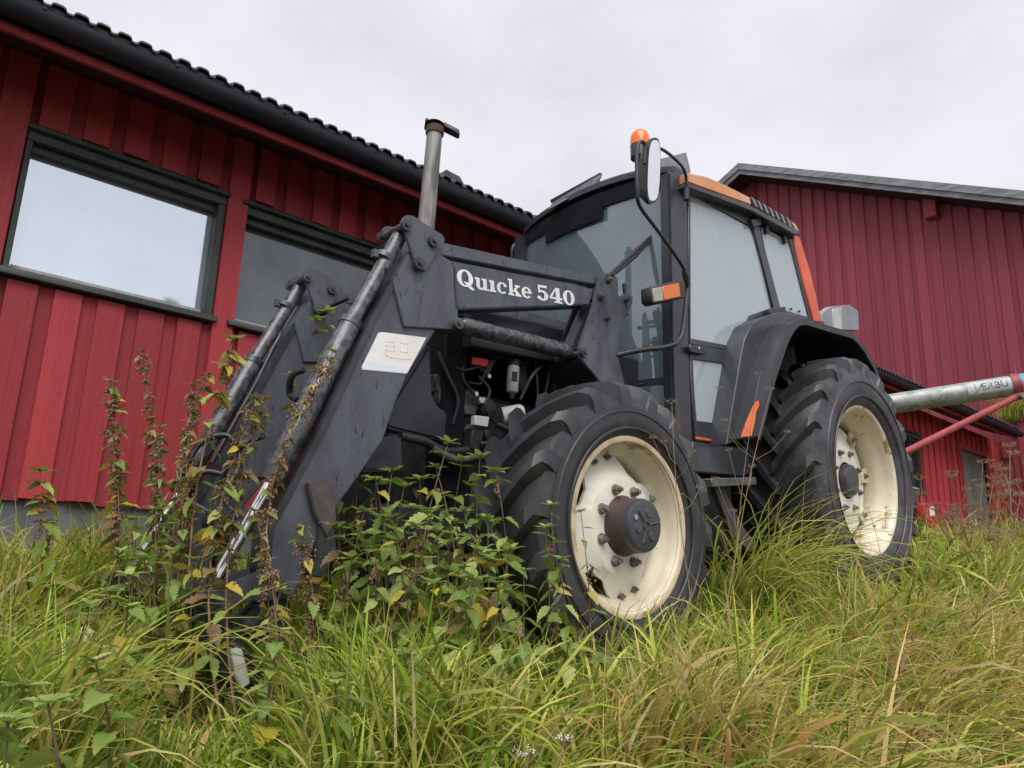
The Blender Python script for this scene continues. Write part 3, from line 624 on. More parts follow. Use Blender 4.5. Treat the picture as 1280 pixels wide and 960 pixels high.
# ---- loader: one arm after the other, traced on the plane of its outer face
YA, YB = 2.42, 2.53
def loader(far):
    k = dict(far=far); LP = 'loader_paint'
    def P(name, pts, y0, y1, m=LP, parent=T, bevel=.004): return obj(name, prismY(pts, y0, y1, far, YA), m, parent, bevel=bevel, seg=2)
    leg = P('loader_leg', [(493,352),(545,413),(527,440),(509,468),(494,505),(479,550),(441,606),(404,655),(381,716),(366,747),(333,735),(332,712),(340,657),(403,540),(467,400)], YA, YB, bevel=.006)
    P('leg_edge_strip', [(490,349),(497,352),(470,402),(406,541),(343,660),(336,714),(329,712),(335,655),(398,538),(462,399)], YA-.006, YB+.006, 'loader_dark', leg, .002)
    P('knee_plate', [(508,318),(489,354),(503,409),(572,413),(570,386),(566,338),(560,326),(541,314)], YA-.012, YB+.012, LP, leg, .003)
    bm_ = P('loader_boom', [(556,324),(742,361),(737,381),(574,387),(556,380)], YA, YB, LP, T, .006)
    lk = P('tilt_link', [(541,296),(552,302),(747,345),(768,346),(766,355),(744,355),(545,317),(537,310)], YA+.005, YA+.06, LP, T, .004)
    P('boom_weld_edge', [(565,334),(567.5,336),(568,360),(572,384),(568,386),(565,360)], YA-.014, YA, 'loader_dark', bm_, .002)
    for ya, yb in ((YA-.028,YA-.014), (YB+.014,YB+.028)):
        P('bell_crank', [(498,276),(504,271),(512,272),(549,296),(552,303),(546,310),(533,333),(527,341),(519,339),(514,331),(500,288)], ya, yb, LP, T, .003)
    tw = P('loader_tower', [(747,344),(762,341),(769,350),(770,372),(781,367),(788,372),(787,381),(771,412),(768,442),(777,478),(780,520),(748,520),(745,476),(722,449),(720,434),(737,385)], YA-.02, YA-.002, LP, T, .004)
    P('tower_plate', [(747,344),(762,341),(769,350),(770,372),(771,412),(768,442),(777,478),(780,520),(748,520),(745,476),(722,449),(720,434),(737,385)], YB+.012, YB+.03, 'loader_dark', tw, .004)
    obj('tower_base', prismY([(722,449),(768,446),(778,480),(782,560),(748,560),(745,476)], YA+.0, YB+.25, far), 'loader_dark', tw)
    obj('boom_stop', prismY([(735,385),(744,385),(726,440),(713,436)], YA+.02, YB-.02, far), 'loader_dark', tw)
    # pins with round heads
    for (px, py, r) in ((507,282,.027),(541,302,.027),(523,330,.028),(572,405,.026),(762,350,.020),(752,371,.021),(759,398,.014),(729,441,.025),(783,375,.015)):
        p = oY(px, py, YA-.03); mb = MB()
        def seg(ya, yb, r0, r1=None):
            a, c = Vector((p.x,ya,p.z)), Vector((p.x,yb,p.z))
            if far: a, c = mir(a), mir(c)
            mb.cyl(a, c, r0, r1, n=24)
        seg(YA-.034, YB+.034, r*.62)
        for (ya, yb) in ((YA-.028,YA-.044),(YB+.028,YB+.044)): seg(ya, yb, r, r*.93)
        for (ya, yb) in ((YA-.042,YA-.054),(YB+.042,YB+.054)): seg(ya, yb, r*.4)
        obj('pin', mb, 'pin_metal', T, smooth=35)
    # tilt cylinder: tube, thick barrel, chrome rod
    def W(px, py, y=YA+.035): 
        p = oY(px, py, y); return mir(p) if far else p
    top = W(503,289); mid = W(438,404); low = W(339,600); end = W(262,738)
    cy = obj('tilt_cylinder', MB().tube([top, mid+(top-mid)*.04, mid, low+(mid-low)*.03, low], [.032,.032,.043,.044,.040], 28), 'wet_tube', T, smooth=45)
    obj('gland', MB().cyl(low+(mid-low)*.06, low-(mid-low)*.015, .046, n=28), 'loader_dark', cy)
    obj('collar', MB().cyl(mid+(low-mid)*.02, mid-(low-mid)*.02, .046, n=28), 'wet_tube', cy)
    obj('rod', MB().cyl(low, end, .021, n=24), 'chrome', cy)
    obj('rod_eye', MB().cyl(end+Vector((0,-.045,0)), end+Vector((0,.045,0)), .042, n=24), 'loader_dark', cy)
    cl = W(480,322); d = (mid-top).normalized(); obj('hose_clamp', MB().cyl(cl-d*.012, cl+d*.012, .037, n=24).box(cl+Vector((-.055,-.012,-.012)), cl+Vector((-.03,.012,.02))), 'loader_paint', cy)
    h = [W(483,335,YA-.0), W(470,365,YA+.05), W(452,395,YA+.07), W(430,440,YA+.08), W(400,500,YA+.08), W(370,560,YA+.08)]
    obj('pipe', MB().tube(spline(h), .009, 8), 'loader_dark', cy)
    # lift cylinder under the boom
    a, c = W(578,407), W(712,440); u = c-a
    lc = obj('lift_cylinder', MB().tube([a-u*.03, a, a+u*.02, a+u*.93, a+u*.97, a+u*1.0], [.025,.036,.0385,.0385,.036,.024], 28), 'wet_tube', T, smooth=45)
    obj('rod', MB().cyl(a+u*.98, W(728,441), .018, n=16), 'chrome', lc)
    # lower knuckle and tool carrier
    P('lower_link', [(247,745),(252,733),(275,731),(333,710),(352,722),(366,747),(341,750),(300,752),(272,764),(255,764)], YA-.016, YA-.002, LP, leg, .003)
    P('lower_link', [(247,745),(252,733),(275,731),(333,710),(352,722),(366,747),(341,750),(300,752),(272,764),(255,764)], YB+.002, YB+.016, LP, leg, .003)
    car = P('tool_carrier', [(246,758),(262,752),(280,790),(306,776),(330,752),(362,748),(352,790),(336,835),(302,868),(268,836),(252,800)], YA+.01, YA+.035, 'loader_dark', T, .004)
    P('tool_carrier_plate', [(246,758),(262,752),(280,790),(306,776),(330,752),(362,748),(352,790),(336,835),(302,868),(268,836),(252,800)], YB-.035, YB-.01, 'loader_dark', car, .004)
    P('hook', [(286,812),(299,809),(304,828),(310,853),(300,860),(291,842)], YA-.02, YA+.012, 'white_paint', car, .003)
    for (px, py, r) in ((260,748,.032),(316,783,.030),(352,738,.022)):
        q = W(px, py, YA-.02); obj('pin', MB().cyl(q+Vector((0,-.02,0)), q+Vector((0,.16 if not far else -.16,0)), r, n=24).cyl(q+Vector((0,-.03,0)), q+Vector((0,.02,0)), r*.5, n=12), 'pin_metal', car)
    P('leg_bracket', [(380,604),(402,600),(412,612),(416,650),(404,672),(388,640)], YA-.03, YA-.002, 'bracket_brown', leg, .004)
    P('leg_bracket', [(396,655),(414,650),(418,690),(400,722),(388,720)], YA-.02, YA+.1, 'loader_dark', leg, .004)
for far in (False, True): loader(far)
# cross tube, hoses between the arms
p = oY(372,650,2.5); obj('cross_tube', MB().cyl((p.x,2.45,p.z),(p.x,3.35,p.z),.055,n=24), 'loader_dark', T)
p2 = oY(318,790,2.5); obj('carrier_bar', MB().cyl((p2.x,2.45,p2.z),(p2.x,3.35,p2.z),.035,n=20), 'loader_dark', T)
for l, r in (([(300,600,3.1),(255,590,3.15),(232,620,3.15),(260,640,3.1)], .012), ([(225,600,3.2),(250,555,3.2),(285,545,3.15),(300,575,3.1),(285,610,3.05)], .012), ([(330,545,2.8),(300,560,2.9),(275,610,3.0),(300,650,2.9)], .011),
             ([(380,462,2.75),(365,470,2.8),(362,492,2.85),(372,500,2.8)], .014), ([(350,600,2.7),(325,640,2.8),(290,655,2.9),(262,640,3.0)], .014), ([(436,372,3.1),(410,385,3.2),(398,402,3.3)], .012), ([(400,480,2.6),(395,520,2.65),(360,600,2.7),(350,650,2.7)], .012)):
    obj('hose', MB().tube(spline(ppx(l)), r, 10), 'black_plastic', T)

# ---- lettering
def ringseg(cx, cy, ro, qo, ri, qi, a0=0, a1=360, n=28):
    A = [R_(a0+(a1-a0)*k/n) for k in range(n+1)]
    return [[(cx+ro*math.cos(p),cy+qo*math.sin(p)),(cx+ro*math.cos(q),cy+qo*math.sin(q)),(cx+ri*math.cos(q),cy+qi*math.sin(q)),(cx+ri*math.cos(p),cy+qi*math.sin(p))] for p, q in zip(A[:-1], A[1:])]
def rc(x0, y0, x1, y1): return [[(x0,y0),(x1,y0),(x1,y1),(x0,y1)]]
def dot(x, y, r): return [[(x+r*math.cos(k*.5236),y+r*math.sin(k*.5236)) for k in range(12)]]
GL = {'Q': (1.06, ringseg(.5,.5,.5,.5,.22,.40)+[[(.40,.30),(.60,.30),(1.0,-.02),(1.04,-.14),(.78,-.10)]]),
 'u': (.86, rc(.08,.2,.31,.58)+rc(0,.57,.31,.68)+rc(.52,.02,.75,.58)+rc(.43,.57,.75,.68)+rc(.52,0,.86,.1)+ringseg(.40,.24,.32,.25,.10,.12,180,330)),
 'i': (.46, rc(.08,.1,.34,.58)+rc(0,.57,.34,.68)+rc(0,0,.44,.11)),
 'c': (.72, ringseg(.36,.34,.36,.35,.13,.26,48,318)+dot(.56,.52,.11)),
 'k': (.88, rc(.08,.1,.31,.9)+rc(0,.89,.31,1)+rc(0,0,.40,.11)+[[(.3,.26),(.54,.58),(.72,.58),(.42,.24)],[(.34,.36),(.50,.46),(.84,.1),(.56,.1)]]+rc(.46,.57,.82,.68)+rc(.48,0,.90,.11)),
 'e': (.74, ringseg(.36,.34,.36,.35,.13,.26,0,322)+rc(.12,.30,.715,.40)),
 '5': (.74, rc(.10,.84,.64,1)+rc(.10,.48,.21,.85)+ringseg(.34,.33,.36,.34,.11,.22,-150,128)+dot(.13,.17,.12)),
 '4': (.82, rc(.40,.08,.65,1)+rc(0,.23,.80,.36)+[[(0,.36),(.40,1),(.50,1),(.15,.36)]]+rc(.28,0,.78,.1)),
 '0': (.78, ringseg(.38,.5,.38,.5,.14,.40))}
boom = [o for o in T.children if o.name == 'loader_boom'][0]
for word, p0, p1, hh_ in (('Quicke', (571.5,356.8), (666,374), .079), ('540', (671.5,374.5), (720,383), .077)):
    a, c = oY(*p0, YA-.002), oY(*p1, YA-.002); u = c-a; tot = sum(GL[ch][0]+.04 for ch in word); sx = u.length/tot; u = u.normalized(); v = Vector((-u.z,0,u.x)); x = 0; mb = MB(); k_ = 0
    for ch in word:
        for poly in GL[ch][1]:
            k_ += 1; mb.add([a+u*((x+q[0])*sx)+v*(q[1]*hh_)+Vector((0,-.00002*(k_%40),0)) for q in poly], [tuple(range(len(poly)))])
        x += GL[ch][0]+.04
    obj('lettering', mb, 'white_paint', boom, smooth=0)
leg = [o for o in T.children if o.name == 'loader_leg'][0]
def sheet(name, pts, y, m, parent): return obj(name, MB().prism(pY(pts, y), (0,.0012,0)), m, parent, smooth=0)
sheet('sticker', [(473,416),(477,415),(533,422),(509,466.5),(507,467),(453,462),(452,459)], YA-.0014, 'sticker', leg)
sheet('sticker_band', [(456.5,452),(512.5,457.5),(508,466.2),(454,461.5),(453,459)], YA-.0020, 'sticker_blue', leg)
so_ = MB()
def strip(pts, y, r=.0016):
    P = [oY(a, c, y) for a, c in pts]
    for a, c in zip(P[:-1], P[1:]):
        d = (c-a).normalized(); n_ = Vector((-d.z,0,d.x))*r; so_.prism([a-n_-d*r, c-n_+d*r, c+n_+d*r, a+n_-d*r], (0,.0006,0))
for l in ([(482.5,426.5),(493,427.5),(493,439),(482.5,437.5),(482.5,432),(493,433)], [(497,424),(497,439.5)], [(500.5,428.5),(509.5,429.5),(509.5,440.5),(500.5,439.5),(500.5,428.5)], [(480,439),(484,445),(490,447),(512.5,449),(513,441)]): strip(l, YA-.0022)
obj('sticker_print', so_, 'sticker_print', leg, smooth=0)

# ---- cab
YS = 2.25                                       # near side plane; far side mirrored
def cabP(name, pts, y0, y1, m, parent=T, bevel=.004, both=True):
    o = obj(name, prismY(pts, y0, y1), m, parent, bevel=bevel, seg=2)
    if both: obj(name, prismY(pts, y0, y1, True), m, parent, bevel=bevel, seg=2)
    return o
XA = oY(852,400,YS).x                           # A-pillar
cabP('front_pillar', [(836,214),(859,214),(861,300),(862,430),(868,592),(845,592),(840,430),(838,300)], YS, YS+.07, 'cab_black', bevel=.012)
door = obj('door', prismY([(860,222),(945,268),(951,285),(975,388),(948,398),(936,412),(927,445),(908,556),(869,550),(863,440)], YS-.006, YS+.03), 'cab_black', T) 
bpy.data.objects.remove(door)
def ring(name, outer, inner, y0, y1, m, parent, far=False):     # frame between two loops of equal length
    O, I = pY(outer, y0), pY(inner, y0)
    if far: O, I = [mir(p) for p in O], [mir(p) for p in I]
    d = Vector((0,(y1-y0)*(-1 if far else 1),0)); n = len(O)
    vs = O+I+[p+d for p in O]+[p+d for p in I]; fs = []
    for i in range(n):
        j = (i+1)%n
        fs += [(i,j,n+j,n+i), (2*n+i,3*n+i,3*n+j,2*n+j), (i,2*n+i,2*n+j,j), (n+i,n+j,3*n+j,3*n+i)]
    return obj(name, MB().add(vs, fs), m, parent, bevel=.003)
for far in (False, True):
    do = ring('door', [(860,228),(944,270),(975,388),(945,397),(931,425),(927,440),(862,430)], [(863,242),(940,284),(967,384),(938,394),(924,420),(921,434),(863.5,423)], YS-.004, YS+.03, 'cab_black', T, far)
    lo = ring('door_lower', [(862,430),(927,440),(921,490),(908,556),(869,551),(865,500)], [(866,449),(921,456),(916,490),(905,530),(871,526),(868,490)], YS-.004, YS+.03, 'cab_black', do, far)
    obj('door_window', prismY([(863,242),(940,284),(967,384),(938,394),(924,420),(921,434),(863.5,423)], YS+.006, YS+.012, far), 'door_glass', do, smooth=0)
    obj('door_lower_window', prismY([(866,449),(921,456),(916,490),(905,530),(871,526),(868,490)], YS+.006, YS+.012, far), 'door_glass', do, smooth=0)
    obj('red_strip', prismY([(870,545.5),(907,551.5),(907,554),(870,548.5)], YS-.008, YS-.002, far), 'orange', do, smooth=0)
    qw = obj('rear_side_window', prismY([(951,284),(989,302),(1014,399),(972,388)], YS+.004, YS+.010, far), 'door_glass', T, smooth=0)
    obj('middle_pillar', prismY([(941,278),(949,282),(977,389),(967,386)], YS-.010, YS+.03, far), 'cab_black', T, bevel=.004)
    obj('window_seal', prismY([(986,298),(992,300),(1018,402),(1012,400)], YS-.004, YS+.02, far), 'black_plastic', qw)
    obj('rear_pillar', prismY([(991,292),(1000,296),(1014,342),(1028,403),(1017,402),(1003,345)], YS-.012, YS+.10, far), 'orange', T, bevel=.008)
    obj('roof_rail', prismY([(859,228),(941,258),(999,288),(1000,293),(994,294),(940,264),(859,234)], YS-.06, YS+.04, far), 'cab_black', T, bevel=.006)
    hi = obj('hinge', prismY([(940,274),(951,272),(952,281),(942,284)], YS-.03, YS, far), 'black_plastic', T, bevel=.004)
    obj('hinge', prismY([(962,386),(982,383),(983,393),(963,395)], YS-.035, YS, far), 'black_plastic', T, bevel=.004)
    for a in ((957,281),(980,293)): obj('window_catch', prismY([(a[0],a[1]),(a[0]+4,a[1]+1),(a[0]+5,a[1]+11),(a[0]+2,a[1]+11)], YS-.02, YS, far), 'black_plastic', T, bevel=.002)
    for a in ((990,386),(1000,389)): obj('window_stud', cylY(a, YS-.01, YS, .008, far, n=12), 'black_plastic', T)
    hd = obj('handle', prismY([(862,432),(884,433),(885,440),(880,443),(863,440)], YS-.03, YS-.004, far), 'black_plastic', do, bevel=.004)
    obj('rear_ledge', prismY([(968,384),(1030,402),(1032,425),(972,408)], YS-.002, YS+.1, far), 'cab_black', T)
    obj('lock', cylY((874,435), YS-.036, YS-.028, .009, far, n=12), 'silver', do)
    obj('cab_sill', prismY([(865,551),(935,560),(940,590),(930,596),(867,590)], YS-.002, YS+.10, far), 'cab_black', T, bevel=.008)
# quarter panel between door and fender
YQ = 2.12
def arch(far):
    Q = [(927,440),(931,423),(940,405),(955,396),(975,390),(1000,394),(985,402),(972,425),(955,470),(935,546),(908,556),(917,500)]
    obj('quarter_panel', prismY(Q, YQ+.02, YQ+.16, far), 'cab_black', T, bevel=.004)
    FX = [(3.563,.659),(3.66,.84),(3.765,1.03),(3.882,1.209),(3.95,1.305),(4.022,1.38),(4.10,1.437),(4.20,1.468),(4.5,1.495),(4.851,1.529),(4.95,1.515),(5.05,1.475),(5.211,1.37),(5.36,1.19),(5.47,.98)]
    P = [Vector((x,2.0,z)) for x, z in FX]
    def off(P, d):
        o = []
        for i, p in enumerate(P):
            t = (P[min(i+1,len(P)-1)]-P[max(i-1,0)]).normalized(); o.append(p+Vector((t.z,0,-t.x))*d)
        return o
    I = off(P, .018); loop = P+I[::-1]
    y1 = 2.62
    mb = MB()
    if far: loop = [mir(p) for p in loop]
    mb.prism(loop, (0,(y1-2.0)*(-1 if far else 1),0))
    fe = obj('fender', mb, 'cab_black', T, bevel=.003)
    lip = off(P, .034); lp2 = off(P, -.006); loop = lp2+lip[::-1]
    if far: loop = [mir(p) for p in loop]
    obj('fender_lip', MB().prism([p+Vector((0,.012 if far else -.012,0)) for p in loop], (0,-.02 if far else .02,0)), 'black_plastic', fe)
    inn = [Vector((x,2.58,z)) for x, z in FX]+[Vector((5.3,2.58,.5)),Vector((3.75,2.58,.4))]
    if far: inn = [mir(p) for p in inn]
    obj('inner_wall', MB().prism(inn, (0,.02 if not far else -.02,0)), 'black_plastic', fe)
    if not far:                                 # bare orange where the black film has peeled, pale worn patch on top
        def onf(s_, y): 
            i = int(s_); t = s_-i; p = P[i]*(1-t)+P[min(i+1,len(P)-1)]*t; n_ = off(P,-.0035)[i]-P[i]; return Vector((p.x+n_.x,y,p.z+n_.z))
        for nm, cells, m in (('peeled_patch', [(0.03,2.02,2.085),(.45,2.022,2.08),(.8,2.03,2.07),(1.05,2.022,2.062),(1.2,2.035,2.045)], 'orange_chip'), ('worn_patch', [(7.0,2.01,2.10),(7.4,2.005,2.10),(8.2,2.0,2.06),(8.95,2.0,2.03)], 'faded_orange')):
            vs = []; fs = []
            for s_, ya, yb in cells: vs += [onf(s_,ya), onf(s_,yb)]
            for i in range(len(cells)-1): fs.append((2*i,2*i+1,2*i+3,2*i+2))
            obj(nm, MB().add(vs, fs), m, fe, smooth=0)
for far in (False, True): arch(far)
# windscreen: one curved sheet, and the lower front lights
def curved(zs, xs_fn, y0, y1, n=20, th=.006):
    vs = []; fs = []
    for j, z in enumerate(zs):
        for i in range(n+1):
            t = i/n*2-1; y = (y0+y1)/2+(y1-y0)/2*t
            vs.append((xs_fn(t, z), y, z))
    m = n+1; K = len(vs); vs2 = [(x+th,y,z) for x,y,z in vs]
    f = [(j*m+i, j*m+i+1, (j+1)*m+i+1, (j+1)*m+i) for j in range(len(zs)-1) for i in range(n)]
    return MB().add(vs+vs2, f+[tuple(k+K for k in q[::-1]) for q in f])
zt_ = 2.19; XF = lambda t, z: XA-.02-.08*(1-t*t)+(0 if z > 1 else (1-z)*.06)
ws = obj('windscreen', curved([.98,1.3,1.7,2.0,2.19], XF, YS+.05, 2*YC-YS-.05), 'screen_glass', T)
obj('windscreen_lower', curved([.50,.7,.93], XF, YS+.05, YS+.42, 8), 'low_glass', T)
obj('windscreen_rail', curved([.935,.975], lambda t, z: XF(t,z)-.008, YS+.04, 2*YC-YS-.04, 20, .04), 'cab_black', T)
obj('sun_band', curved([2.10,2.20], lambda t, z: XF(t,z)-.014, YS+.06, 2*YC-YS-.06, 20, .02), 'void_black', ws)
obj('sun_visor', curved([2.02,2.11], lambda t, z: XF(t*.42+.22,z)-.022, 2.72, 3.24, 12, .006), 'void_black', ws)
# roof: crowned slab with a bulging front edge
def roof():
    n, m = 24, 16; vs = []; 
    xr = 4.70
    for layer in (0, 1, 2):
        for i in range(n+1):
            t = i/n*2-1; tt = t*(.985 if layer == 2 else 1)
            y = YC+(.635 if layer < 2 else .60)*t
            for j in range(m+1):
                q = j/m
                xf = XA-.05-.07*(1-t**2)+.03*abs(t)**6+(.07 if layer == 2 else 0); xb = xr-(.06 if layer == 2 else 0)
                x = xf+(xb-xf)*q
                zb = 2.19+.045*(1-t*t)+.045*(q)
                z = zb if layer == 0 else (zb+.036 if layer == 1 else zb+.08+.05*(1-t*t)*math.sin(math.pi*min(1,q*1.1+.05)))
                vs.append((x,y,z))
    S = (n+1)*(m+1); fs = []
    idx = lambda l,i,j: l*S+i*(m+1)+j
    for i in range(n):
        for j in range(m):
            fs.append((idx(0,i,j),idx(0,i+1,j),idx(0,i+1,j+1),idx(0,i,j+1))); fs.append((idx(2,i,j),idx(2,i,j+1),idx(2,i+1,j+1),idx(2,i+1,j)))
    for l in (0, 1):
        for i in range(n):
            fs += [(idx(l,i,0),idx(l+1,i,0),idx(l+1,i+1,0),idx(l,i+1,0)), (idx(l,i,m),idx(l,i+1,m),idx(l+1,i+1,m),idx(l+1,i,m))]
        for j in range(m):
            fs += [(idx(l,0,j),idx(l,0,j+1),idx(l+1,0,j+1),idx(l+1,0,j)), (idx(l,n,j),idx(l+1,n,j),idx(l+1,n,j+1),idx(l,n,j+1))]
    return obj('roof', MB().add(vs, fs), 'cab_black', T, smooth=35)
rf = roof()
for far in (False, True):                       # faded orange roof side, louvred part behind it
    obj('roof_side', prismY([(860,229),(859,215),(884,220),(905,229),(937,245),(941,258)], YS-.055, YS+.20, far), 'faded_orange', rf, bevel=.012, seg=3)
    lv = obj('louvre_panel', prismY([(941,259),(938,246),(988,275),(996,281),(999,289)], YS-.045, YS+.20, far), 'black_plastic', rf)
    for i in range(7):
        t = i/7; a = (939.5+t*50, 247+t*29); w_ = 3.0
        obj('louvre_rib', prismY([(a[0],a[1]-1),(a[0]+w_,a[1]+.6),(a[0]+w_+5.5,a[1]+12.5),(a[0]+5,a[1]+11.2)], YS-.056, YS+.0, far), 'grey_box', lv, bevel=.003)
    obj('roof_corner', prismY([(988,275),(994,279),(1000,290),(996,290)], YS-.05, YS+.2, far), 'faded_orange', rf, bevel=.006)
# light bars at the roof front
for pts, yv in (([(694,253),(756,219),(757,222),(695,257)], 2.95), ([(691,266),(753,231),(757,221),(697,256)], 2.93)):
    P = [oY(x_, y_, yv+(.22 if x_ < 720 else -.12)) for x_, y_ in pts]
    P = [p+Vector((-.05,0,.0)) for p in P]
    obj('lamp_rail', MB().prism(P, (.02,0,.004)), 'loader_paint', rf, bevel=.002)
# interior
obj('seat', MB().box((3.95,2.65,.80),(4.40,3.15,.92)).box((4.36,2.66,.90),(4.50,3.14,1.55)), 'seat_cloth', T, bevel=.04, seg=3)
sw = MB(); cs = Vector((3.72,YC,1.30)); ax = Vector((-.55,0,.83)).normalized(); e1 = Vector((0,1,0)); e2 = ax.cross(e1)
sw.tube([cs+(e1*math.cos(q)+e2*math.sin(q))*.20 for q in [2*math.pi*k/32 for k in range(33)]], .016, 8, False)
for q in (0, 2.1, 4.2): sw.tube([cs, cs+(e1*math.cos(q)+e2*math.sin(q))*.2], .012, 6)
sw.tube([cs, Vector((3.45,YC,.85))], .03, 10)
obj('steering_wheel', sw, 'black_plastic', T)
obj('dashboard', MB().box((3.30,2.5,.70),(3.55,3.3,1.12)), 'black_plastic', T, bevel=.05, seg=3)
obj('cab_floor', MB().box((3.3,2.32,.52),(4.8,3.48,.60)), 'black_plastic', T)
obj('rear_bulkhead', MB().box((4.72,2.35,.60),(4.80,3.45,1.25)), 'black_plastic', T)
obj('rear_window', MB().prism([(4.86,2.38,1.25),(4.86,3.42,1.25),(4.70,3.42,2.2),(4.70,2.38,2.2)], (.006,0,0)), 'door_glass', T, smooth=0)
# hand rail and mirror arm
def tubepx(name, l, r, m='black_plastic', parent=T, n=10): return obj(name, MB().tube(spline(ppx(l), 6), r, n), m, parent)
tubepx('hand_rail', [(860,352,2.19),(858,375,2.19),(854,410,2.19),(849,425,2.19),(836,433,2.20),(800,438,2.28),(771,444,2.36)], .014)
ma = tubepx('mirror_arm', [(857,346,2.17),(856,338,2.17),(845,320,2.14),(822,288,2.08),(800,258,2.02),(797,240,2.0),(796,210,2.0),(797,185,2.0),(801,177,2.0),(806,182,2.0),(806,205,2.0)], .0095)
tubepx('mirror_stay', [(858,240,2.2),(857,218,2.18),(850,205,2.14),(833,190,2.06),(822,186,2.03),(812,198,2.01)], .0085, parent=ma)
obj('arm_clamp', MB().cyl(oY(858,236,2.19), oY(858,250,2.19), .017, n=14), 'black_plastic', ma)
obj('arm_joint', MB().tube([oY(855,338,2.17), oY(858,345,2.17), oY(859,356,2.18)], [.014,.02,.014], 14), 'black_plastic', ma)
# mirror: tall rounded plate turned towards the driver
mc = oY(816,213,2.0); mu = (oY(820,172,2.0)-oY(817,254,2.0)); mh = mu.length/2; mu.normalize()
view = mc.normalized(); nrm = Vector((.52,.86,0)).normalized()
side = mu.cross(view).normalized()
fac = (side*math.sin(R_(14))-view*math.cos(R_(14)))
ms = Vector((.97,-.10,.0)); ms = (ms-mu*ms.dot(mu)).normalized(); mw2 = .075
# plate faces back along the tractor towards the cab; seen nearly edge on from here
ms = (view*.9-side*.42).normalized(); fn = mu.cross(ms).normalized()
if fn.dot(view) > 0: fn = -fn
def mloop(k, d):
    o = []
    for i in range(32):
        q = 2*math.pi*i/32; cx, cy_ = math.cos(q), math.sin(q)
        sx = abs(cx)**.6*(1 if cx > 0 else -1); sy = abs(cy_)**.7*(1 if cy_ > 0 else -1)
        o.append(mc+ms*(sx*mw2*k)+mu*(sy*mh*k)+fn*d)
    return o
v0, v1, v2 = mloop(.75,-.05), mloop(1,-.012), mloop(1,.006)
mbm = MB().add(v0+v1+v2, [(i,(i+1)%32,32+(i+1)%32,32+i) for i in range(32)]+[(32+i,32+(i+1)%32,64+(i+1)%32,64+i) for i in range(32)]+[tuple(range(32)), tuple(range(64,96))])
mr_ = obj('mirror', mbm, 'black_plastic', ma, smooth=45)
obj('mirror_glass', MB().add(mloop(.92,.0075), [tuple(range(32))]), 'mirror', ma, smooth=0)
# turn signal
sig = obj('turn_signal', prismY([(814,358),(850,350),(857,353),(857,372),(820,380),(815,376)], 2.13, 2.20), 'black_plastic', T, bevel=.006)
obj('clear_lens', prismY([(816.5,360.5),(828,358),(829.5,375.5),(818,377.5)], 2.122, 2.135), 'clear_lens', sig, bevel=.003)
obj('amber_lens', prismY([(828.6,357.8),(849,353),(851,370.5),(830,375.3)], 2.121, 2.135), 'amber', sig, bevel=.003)
# beacon
bx = oY(800,205,2.30); z0_ = bx.z
def zp(py): return oY(800,py,2.30).z
bb = obj('beacon', MB().tube([(bx.x,2.30,zp(214)),(bx.x,2.30,zp(203))], .010, 12).tube([(bx.x,2.30,zp(204)),(bx.x,2.30,zp(201)),(bx.x,2.30,zp(198)),(bx.x,2.30,zp(184)),(bx.x,2.30,zp(182))], [.02,.034,.052,.054,.05], 24), 'black_plastic', T)
r0 = .054; zz = zp(183); hh = zp(163)-zz
obj('beacon_dome', MB().tube([(bx.x,2.30,zz+hh*f) for f in (0,.3,.6,.8,.93,1)], [r0*k for k in (1,1,.95,.80,.52,.06)], 28), 'beacon_orange', bb, smooth=60)
obj('roof_bracket', prismY([(806,203),(858,190),(864,215),(842,222),(826,210)], 2.34, 2.40), 'grey_box', T, bevel=.004)
# wiper, lamps, rails on the far side
wp = MB()
for o_ in (0, 5): wp.tube([oY(763+o_,347-o_*.2,2.40)+Vector((-.02,0,0)), oY(793+o_*.5,319+o_*.6,2.42)+Vector((-.02,0,0)), oY(824,288+o_*.6,2.42)+Vector((-.01,0,0))], [.010,.015,.008], 8)
obj('wiper', wp, 'black_plastic', T)
lp = oY(706,300,3.33); obj('work_lamp', MB().tube([lp+Vector((.06,.02,0)), lp, lp+Vector((-.012,0,0))], [.03,.06,.06], 20), 'black_plastic', T)
obj('lamp_lens', MB().cyl(lp+Vector((-.013,0,0)), lp+Vector((-.02,0,0)), .05, n=20), 'clear_lens', T)
tubepx('hand_rail', [(640,322,3.6),(641,310,3.6),(648,304,3.6),(668,303,3.6)], .013)
obj('far_visor', MB().prism([oY(a_,c_,3.42) for a_,c_ in ((668,285),(705,285),(708,300),(700,312),(722,336),(690,336))], (0,.02,0)), 'cab_black', T)
obj('control_lever', MB().tube([oY(783,395,2.42),oY(781,372,2.42),oY(780,355,2.42)], [.008,.007,.012], 8), 'black_plastic', T)
# step, battery box, rear plate
obj('step', MB().prism(pY([(889,598),(945,596),(946,606),(890,609)], 2.10), (0,.25,0)), 'engine_grey', T, bevel=.004)
obj('fuel_tank', MB().box((3.35,2.36,.02),(3.95,2.66,.50)), 'engine_dark', T, bevel=.05, seg=3)
obj('step_hanger', MB().prism(pY([(892,606),(902,606),(930,660),(948,682),(938,690),(915,668)], 2.2), (0,.03,0)), 'bracket_brown', T)
gp_ = obj('rear_lamp_box', MB().prism([oY(a_,c_,2.30) for a_,c_ in ((1028,391),(1038,383),(1062,381),(1073,388),(1074,413),(1046,412),(1027,407))], (0,.05,0)), 'grey_box', T, bevel=.004)
pl = Vector(oY(1050,397,2.295)); obj('lamp_bracket', MB().prism([oY(a_,c_,2.292) for a_,c_ in ((1041,386),(1052,384),(1053,412),(1042,410))], (0,.02,0)), 'plate', gp_, bevel=.003)
